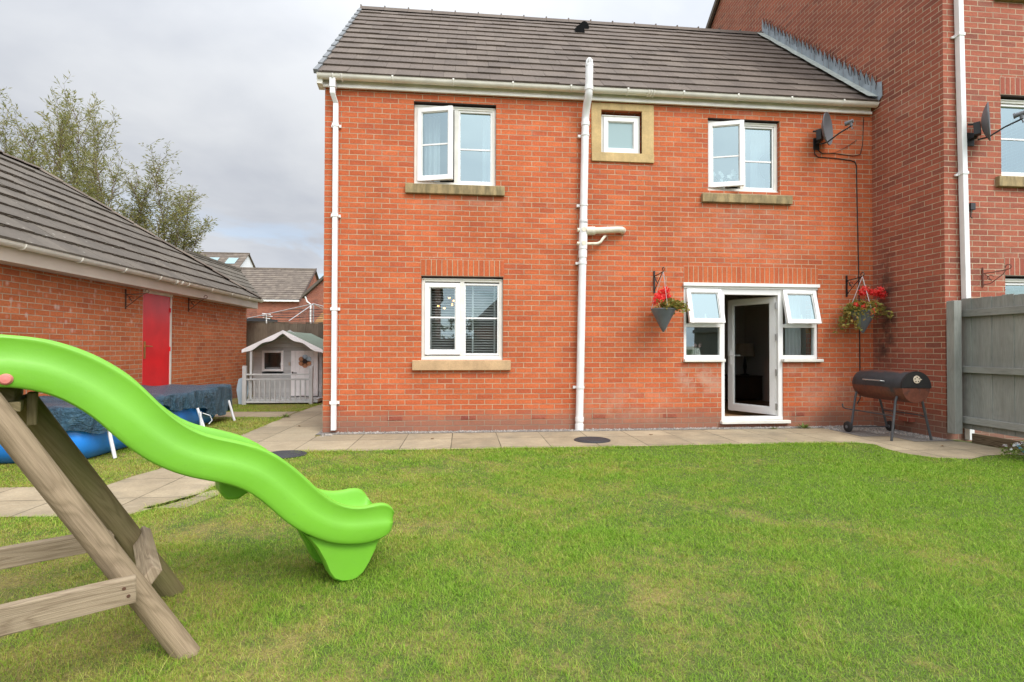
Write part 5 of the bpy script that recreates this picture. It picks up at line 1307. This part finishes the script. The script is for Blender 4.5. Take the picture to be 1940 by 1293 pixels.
m = MB(); m.box(-2.517, -1.263, VY-.018, VY+.018, .605, .635, uvaxis=0); m.box(-2.517, -1.263, VY-.016, VY+.016, .50, .535, uvaxis=0); m.box(-2.517, -1.263, VY-.016, VY+.016, .03, .065, uvaxis=0); m.build('rail', 'play_grey', ply, bevel=.003)
for k in range(12):
    x = -2.46+k*.102
    boxpart('baluster', 'play_grey', ply, x-.012, x+.012, VY-.010, VY+.010, .066, .499, uvaxis=2)
m = MB(); m.prism([(-2.70, 3.75, 0), (-2.56, 3.75, 0), (-2.50, 3.78, .35), (-2.56, 3.79, .58), (-2.72, 3.78, .52), (-2.75, 3.76, .3)], (0, .02, .0))
tag(m.build('plastic_sheet', 'pale_blue', bevel=.004), 'pale blue plastic sheet leaning between the garage and playhouse', 'plastic sheet')
m = MB(); m.ball((-2.15, 4.6, .80), .03, 8, sq=(1, 1, 1.8)); m.box(-2.4, -1.6, 4.4, 4.75, .70, .74); tag(m.build('toy_shelf', 'play_white'), 'small white shape on a shelf inside the playhouse window', 'shelf')

# ------------------------------------------------------------------ small things on the ground
def cover_(x, y, rx, ry, label):
    m = MB(); m.lathe((x, y, 0), [(0, .014), (rx*.93, .014), (rx, .006), (rx, .0)], 40); m.lathe((x, y, .0), [(rx*.80, .0142), (rx*.82, .018), (rx*.84, .0142)], 40)
    m.xf(lambda p: Vector((p.x, y+(p.y-y)*ry/rx, p.z)))
    tag(m.build('drain_cover', 'drain_black', smooth=True, angle=30), label, 'drain cover', 'drain covers')
cover_(3.60, -.86, .235, .21, 'dark round cover on the paving at the foot of the soil pipe')
cover_(-.02, -1.45, .24, .20, 'dark round cover at the lawn edge beyond the slide')

def weed(x, y, n_, r_, seed, label):
    rs = random.Random(seed); m = MB()
    for _ in range(n_):
        a = rs.random()*6.28; q = rs.random()*r_*.5
        m.leaf((x+math.cos(a)*q, y+math.sin(a)*q*.6, .004), (math.cos(a), math.sin(a)*.6, rs.uniform(.15, .9)), (0, 0, 1), rs.uniform(.4, 1)*r_, .016)
    tag(m.build('weed', 'bush_leaf'), label, 'weed', 'weeds in the paving')
weed(6.98, -.17, 60, .13, 1, 'flat green weed on the gravel just past the door sill')
weed(6.5, -.20, 22, .06, 2, 'tiny green weed at the wall foot under the door sill')
weed(-1.03, 1.62, 40, .10, 3, 'green weed tuft at the corner of the side path')
rs = random.Random(31)
LEAVES = [(4.5, -.55, 'curled brown leaf on the paving right of the drain cover'), (1.55, -.62, 'curled brown leaf on the paving below the downstairs window'), (-.5, .6, 'curled brown leaf on the path beside the house wall'), (7.75, -1.62, 'curled brown leaf on the paving in front of the barbecue')]
for x, y, lb in LEAVES:
    m = MB(); a = rs.random()*6.28; n_ = 5
    P = [[(x+math.cos(a)*(i/4-.5)*.055-math.sin(a)*(j/4-.5)*.03*math.sin(math.pi*(i+.4)/4.8), y+math.sin(a)*(i/4-.5)*.055+math.cos(a)*(j/4-.5)*.03*math.sin(math.pi*(i+.4)/4.8), .006+.012*abs(j/4-.5)+.006*(i/4-.5)**2) for j in range(5)] for i in range(5)]
    m.grid(P); tag(m.build('fallen_leaf', 'dead_leaf', smooth=True), lb, 'leaf', 'fallen leaves')
# ------------------------------------------------------------------ trees behind the garage
def willow(loc, H, spread, seed, label, stems=7, droop=.35, name='willow_tree', bias=(0, 0), twig=26, lens=(.09, .15)):
    rs = random.Random(seed); t = thing(name, loc, label, 'tree', 'willow trees behind the garage'); base = Vector(loc)
    tk = MB(); lf = MB()
    def stem(p, d, ln, rad, lev):
        pts = [p]; n_ = max(4, int(ln/.26)); dd = d.normalized(); wob = (.035, .12, .2)[lev]*(1+droop); d0 = dd.copy()
        for k in range(n_):
            dd = (dd*.85+d0*.15+Vector((rs.gauss(0, wob), rs.gauss(0, wob), rs.gauss((.0, .03, .02-.10*droop)[lev], .05)))).normalized()
            p = p+dd*ln/n_; pts.append(p)
        tk.tube(pts, [max(.0035, rad*(1-.93*k/n_)) for k in range(n_+1)], 6 if lev < 1 else 3, cap=False)
        if lev < 2:
            for k in range(3 if lev == 0 else 1, n_+1):
                for _ in range(2 if lev == 0 else 1):
                    q = pts[k]; out = Vector((rs.gauss(0, 1), rs.gauss(0, 1), 0)).normalized()
                    nd = (dd+out*rs.uniform(.35, .8)+Vector((0, 0, rs.uniform(.0, .4)))).normalized()
                    stem(q, nd, ln*rs.uniform(.10, .24)*(1.25-.6*k/n_) if lev == 0 else rs.uniform(.25, .55), rad*.28 if lev == 0 else .0045, lev+1)
        for k in range(1, n_+1):
            if lev == 0 and k < n_*.45: continue
            for _ in range((1, 2, 3)[lev]):
                a, b_ = pts[k-1], pts[k]; q = a+(b_-a)*rs.random()
                o_ = Vector((rs.gauss(0, 1), rs.gauss(0, 1), rs.gauss(-.5*droop, .5)))
                ld = (dd*.8+o_*.75).normalized()
                lf.leaf(q+o_*.03, ld, (rs.gauss(0, 1), rs.gauss(0, 1), rs.gauss(0, 1)), rs.uniform(*lens), rs.uniform(.022, .040))
    for k in range(stems):
        a = 2*math.pi*(k+rs.random()*.6)/stems; o = rs.uniform(.15, 1.)*spread/H*1.1
        d = Vector((math.cos(a)*o+bias[0], math.sin(a)*o+bias[1], 1))
        stem(base+Vector((math.cos(a)*.15, math.sin(a)*.15, 0)), d, H*rs.uniform(.70, 1.0), .055, 0)
    tk.build('trunk', 'bark', t, smooth=True); lf.build('crown', 'willow_leaf', t)
willow((-12.9, 12.8, 0), 10.6, 2.9, 52, 'tallest wispy willow with upright shoots behind the garage roof', 9, .12, lens=(.11, .20))
willow((-10.9, 13.2, 0), 7.6, .7, 33, 'slim lower willow in the middle behind the garage roof', 5, .3, lens=(.11, .18))
willow((-9.75, 13.6, 0), 8.1, 1.3, 46, 'rounded curly willow nearest the far house roofs', 8, .9, lens=(.10, .17))
def bush(name, loc, rx, ry, rz, n_, seed, label, mat='bush_leaf', size=(.06, .11), cat='bush', group=None):
    rs = random.Random(seed); t = thing(name, loc, label, cat, group); c = Vector(loc); m = MB(); lf = MB()
    for k in range(9):
        a = rs.random()*6.28; m.tube([c, c+Vector((math.cos(a)*rx*.3, math.sin(a)*ry*.3, rz*.8)), c+Vector((math.cos(a)*rx*.7, math.sin(a)*ry*.7, rz*rs.uniform(1.2, 1.8)))], [.025, .015, .006], 5)
    cl = [(Vector((rs.gauss(0, .42)*rx, rs.gauss(0, .42)*ry, rz*(1+rs.gauss(0, .38)))), rs.uniform(.18, .42)) for _ in range(26)]
    for _ in range(n_):
        q, s_ = rs.choice(cl); v = Vector((rs.gauss(0, 1), rs.gauss(0, 1), rs.gauss(0, 1))).normalized(); p = c+q+Vector((v.x*rx, v.y*ry, v.z*rz))*s_*rs.uniform(.6, 1)
        if p.z < c.z+.02: continue
        lf.leaf(p, v+Vector((rs.gauss(0, .8), rs.gauss(0, .8), rs.gauss(0, .8))), v, rs.uniform(*size), rs.uniform(*size)*.45)
    m.build('trunk', 'bark', t); lf.build('crown', mat, t)
bush('green_bush', (-7.95, 13.0, 0), .30, .4, 1.62, 1100, 5, 'bright green bush rising at the end of the garage roof', size=(.08, .14))
bush('green_bush', (-5.75, 12.6, 0), .6, .6, 1.35, 1800, 8, 'yellow green shrub beyond the brown fence beside the garage', size=(.08, .14))
bush('green_bush', (-4.6, 20.0, 0), .55, .6, 1.5, 900, 12, 'small leafy bush in front of the far brick house', size=(.10, .16))

# ------------------------------------------------------------------ neighbouring houses far behind
def far_house(name, label, x0, x1, y0, y1, ez, rz, rmat, gable='x', wall='brick_far', group='houses beyond the garden'):
    t = thing(name, ((x0+x1)/2, y0, 0), label, 'house', group); m = MB()
    if gable == 'x':      # ridge runs along x
        ym = (y0+y1)/2
        m.face([(x0, y0, -.2), (x1, y0, -.2), (x1, y0, ez), (x0, y0, ez)])
        for x in (x0, x1): m.face([(x, y0, -.2), (x, y1, -.2), (x, y1, ez), (x, ym, rz-.05), (x, y0, ez)])
        m.build('wall', wall, t); r_ = MB(); ln = math.hypot(ym-y0+.3, rz-ez); k = (rz-ez)/(ym-y0)
        tiles(r_, (x0-.2, y0-.3, ez-.3*k+.03), (1, 0, 0), (0, 1, k), lambda s: 0, lambda s: x1-x0+.4, ln*1.04, gauge=.36, wide=.33, thick=.04)
        o = r_.build('roof', rmat, t); q = MB(); q.face([(x0-.2, y0-.3, ez-.3*k-.02), (x1+.2, y0-.3, ez-.3*k-.02), (x1+.2, ym, rz), (x0-.2, ym, rz)]); q.face([(x0-.2, y1+.3, ez-.3*k-.02), (x1+.2, y1+.3, ez-.3*k-.02), (x1+.2, ym, rz), (x0-.2, ym, rz)]); q.box(x0-.2, x1+.2, ym-.12, ym+.12, rz, rz+.10)
        q.build('ridge', 'roof_tile_brown', o)
        q = MB(); q.box(x0-.1, x1+.1, y0-.34, y0-.22, ez-.3*k-.16, ez-.3*k-.02); q.build('gutter', 'upvc', t)
    return t
hA = far_house('neighbour_house', 'far brick house with broad brown roof and white gutter beyond the fence', -17.5, -11.3, 35, 43, 5.2, 8.05, 'roof_tile_brown')
m = MB(); m.tube([(-14.95, 34.6, 0), (-14.95, 34.6, 5.0)], .06, 8); m.build('rain_pipe', 'pipe_white', hA)
m = MB(); m.prism([(-11.05, 34.6, 4.85), (-11.05, 39, 8.0), (-11.05, 39, 8.2), (-11.05, 34.6, 5.05)], (-.06, 0, 0)); m.build('bargeboard', 'dark_wood', hA)
hB = far_house('neighbour_house', 'farthest house with rooflights and a white boarded gable', -27, -21.2, 46, 53, 8.6, 11.2, 'roof_tile_brown', wall='plastic_white')
for xx in (-24.6, -22.7):
    m = MB(); yv = lambda s: 46+s*(3.5); zv_ = lambda s: 8.6+s*2.6
    m.face([(xx, yv(.42), zv_(.42)+.12), (xx+1.0, yv(.42), zv_(.42)+.12), (xx+1.0, yv(.72), zv_(.72)+.12), (xx, yv(.72), zv_(.72)+.12)]); m.build('rooflight', 'glass_frosted', hB)
hC = thing('neighbour_house', (-5, 24, 0), 'far red brick gable end half hidden by the orange house', 'house', 'houses beyond the garden')
m = MB(); m.face([(-7.4, 24, -.2), (-1.4, 24, -.2), (-1.4, 24, 4.3), (-4.4, 24, 7.1), (-7.4, 24, 4.3)]); m.face([(-7.4, 24, -.2), (-7.4, 31, -.2), (-7.4, 31, 4.3), (-7.4, 24, 4.3)]); m.build('wall', 'brick_far', hC)
m = MB()
for s_ in (-1, 1): m.prism([(-4.4+s_*3.25, 23.8, 4.12), (-4.4, 23.8, 7.14), (-4.4, 23.8, 7.32), (-4.4+s_*3.25, 23.8, 4.30)], (0, 7.3, 0))
m.build('roof', 'roof_tile_grey', hC)
m = MB(); m.tube([(-7.45, 23.85, 4.2), (-7.35, 23.9, 3.9), (-7.15, 23.92, 3.75), (-7.15, 23.92, 0)], .05, 8); m.build('rain_pipe', 'pipe_white', hC)
g2 = thing('grey_roofed_house', (-7.1, 12, 0), 'narrow grey roofed building just past the brick garage', 'building')
m = MB(); x0, x1, ya, yb, ez, rz = -7.75, -6.3, 10.2, 13.9, 3.28, 4.27; xm = -7.02
m.face([(x1, ya, 0), (x1, yb, 0), (x1, yb, ez), (x1, ya, ez)]); m.face([(x0, yb, 0), (x0, ya, 0), (x0, ya, ez), (x0, yb, ez)])
for y in (ya, yb): m.face([(x0, y, 0), (x1, y, 0), (x1, y, ez), (xm, y, rz-.05), (x0, y, ez)])
m.build('wall', 'brick_far', g2)
m = MB()
tiles(m, (-6.24, 10.0, 3.22), (0, 1, 0), (-.78, 0, 1.05), lambda s: 0, lambda s: 4.0, 1.31, gauge=.2, wide=.33, thick=.03)
tiles(m, (-7.80, 10.0, 3.22), (0, 1, 0), (.78, 0, 1.05), lambda s: 0, lambda s: 4.0, 1.31, gauge=.2, wide=.66, thick=.03)
m.box(xm-.06, xm+.06, 10.0, 14.0, 4.25, 4.33); m.build('roof', 'roof_tile_grey', g2)
t = thing('rotary_dryer', (-3.0, 10, 0), 'metal rotary clothes dryer with drooping lines over the brown fence', 'clothes dryer')
top = Vector((-3.0, 10, 2.62)); tips = [(-4.93, 9.6, 2.10), (-3.45, 9.0, 2.0), (-1.5, 10.0, 2.25), (-2.6, 11.4, 2.3)]
m = MB(); m.tube([(-3.0, 10, 0), top], .022, 8); m.build('post', 'steel', t)
for e in tips: m = MB(); m.tube([top, e], .013, 6); m.build('arm', 'steel', t)
m = MB()
for f_ in (.4, .62, .84, 1):
    pts = [top+(Vector(e)-top)*f_ for e in tips+tips[:1]]; m.tube(pts, .008, 4)
m.build('line', 'black_plastic', t)
t = thing('white_aerial', (-4.95, 11.3, 0), 'thin white aerial pole standing beyond the brown fence', 'aerial')
m = MB(); m.tube([(-4.86, 11.0, 0), (-4.86, 11.0, 2.35)], .02, 6); m.build('pole', 'pipe_white', t)
m = MB()
for z, l in ((2.33, .14), (2.26, .2), (2.18, .12)): m.tube([(-4.86-l, 11.0, z+.02), (-4.86+l, 11.0, z-.01)], .014, 5)
m.build('arm', 'pipe_white', t)
t = thing('timber_panel', (-3.4, 12.5, 0), 'new orange timber boards leaning beyond the brown fence', 'timber panel')
m = MB()
for k in range(12): m.box(-4.1, -2.4, 12.5, 12.53, 1.5+k*.1, 1.592+k*.1, uvaxis=0)
m.xf(lambda p: Vector((max(p.x, -4.15+(p.z-1.5)*.75), p.y, p.z))); m.build('board', 'new_timber', t)
t = thing('dark_shed', (-5.6, 11.8, 0), 'dark low shed beside the yellow green shrub', 'shed')
m = MB(); m.box(-6.2, -5.05, 11.5, 12.3, 0, 2.1); m.build('wall', 'fascia_green', t); m = MB(); m.box(-6.3, -4.98, 11.4, 12.4, 2.1, 2.2); m.build('roof', 'drain_black', t)

# ------------------------------------------------------------------ the far side of the garden, behind the viewer (seen in the panes)
t = thing('board_fence', (2.5, -11, 0), 'brown board fence closing the far end of the garden', 'fence')
m = MB(); x = -4
while x < 9: m.box(x, x+.14, -11, -10.985, 0, 1.5, uvaxis=2); x += .143
m.build('board', 'fence_brown', t)
bush('hedge', (5.4, -11.8, 0), 3.2, .7, 1.05, 5200, 77, 'dark green hedge along the far end of the garden', 'hedge_leaf', (.12, .2), 'hedge')
bush('hedge', (.3, -11.8, 0), 3.0, .7, 1.1, 5000, 78, 'dark green hedge beside the rear houses', 'hedge_leaf', (.12, .2), 'hedge')
rh = far_house('neighbour_house', 'brick house across the gardens reflected in the panes', -7.5, .1, -34, -26, 5.2, 8, 'roof_tile_brown', group=None)
rg = thing('hipped_garage', (6, -20, 0), 'hipped garage across the gardens reflected in the panes', 'garage')
m = MB(); m.box(2.6, 9.4, -26, -20, 0, 2.4); m.build('wall', 'brick_garage', rg)
m = MB(); a, b_, c, d = (2.2, -19.7, 2.35), (9.8, -19.7, 2.35), (9.8, -26.3, 2.35), (2.2, -26.3, 2.35); e, f_ = (5.2, -23, 5.3), (6.8, -23, 5.3)
for p in ([a, b_, f_, e], [b_, c, f_], [c, d, e, f_], [d, a, e]): m.face(p)
m.build('roof', 'roof_tile_grey', rg)
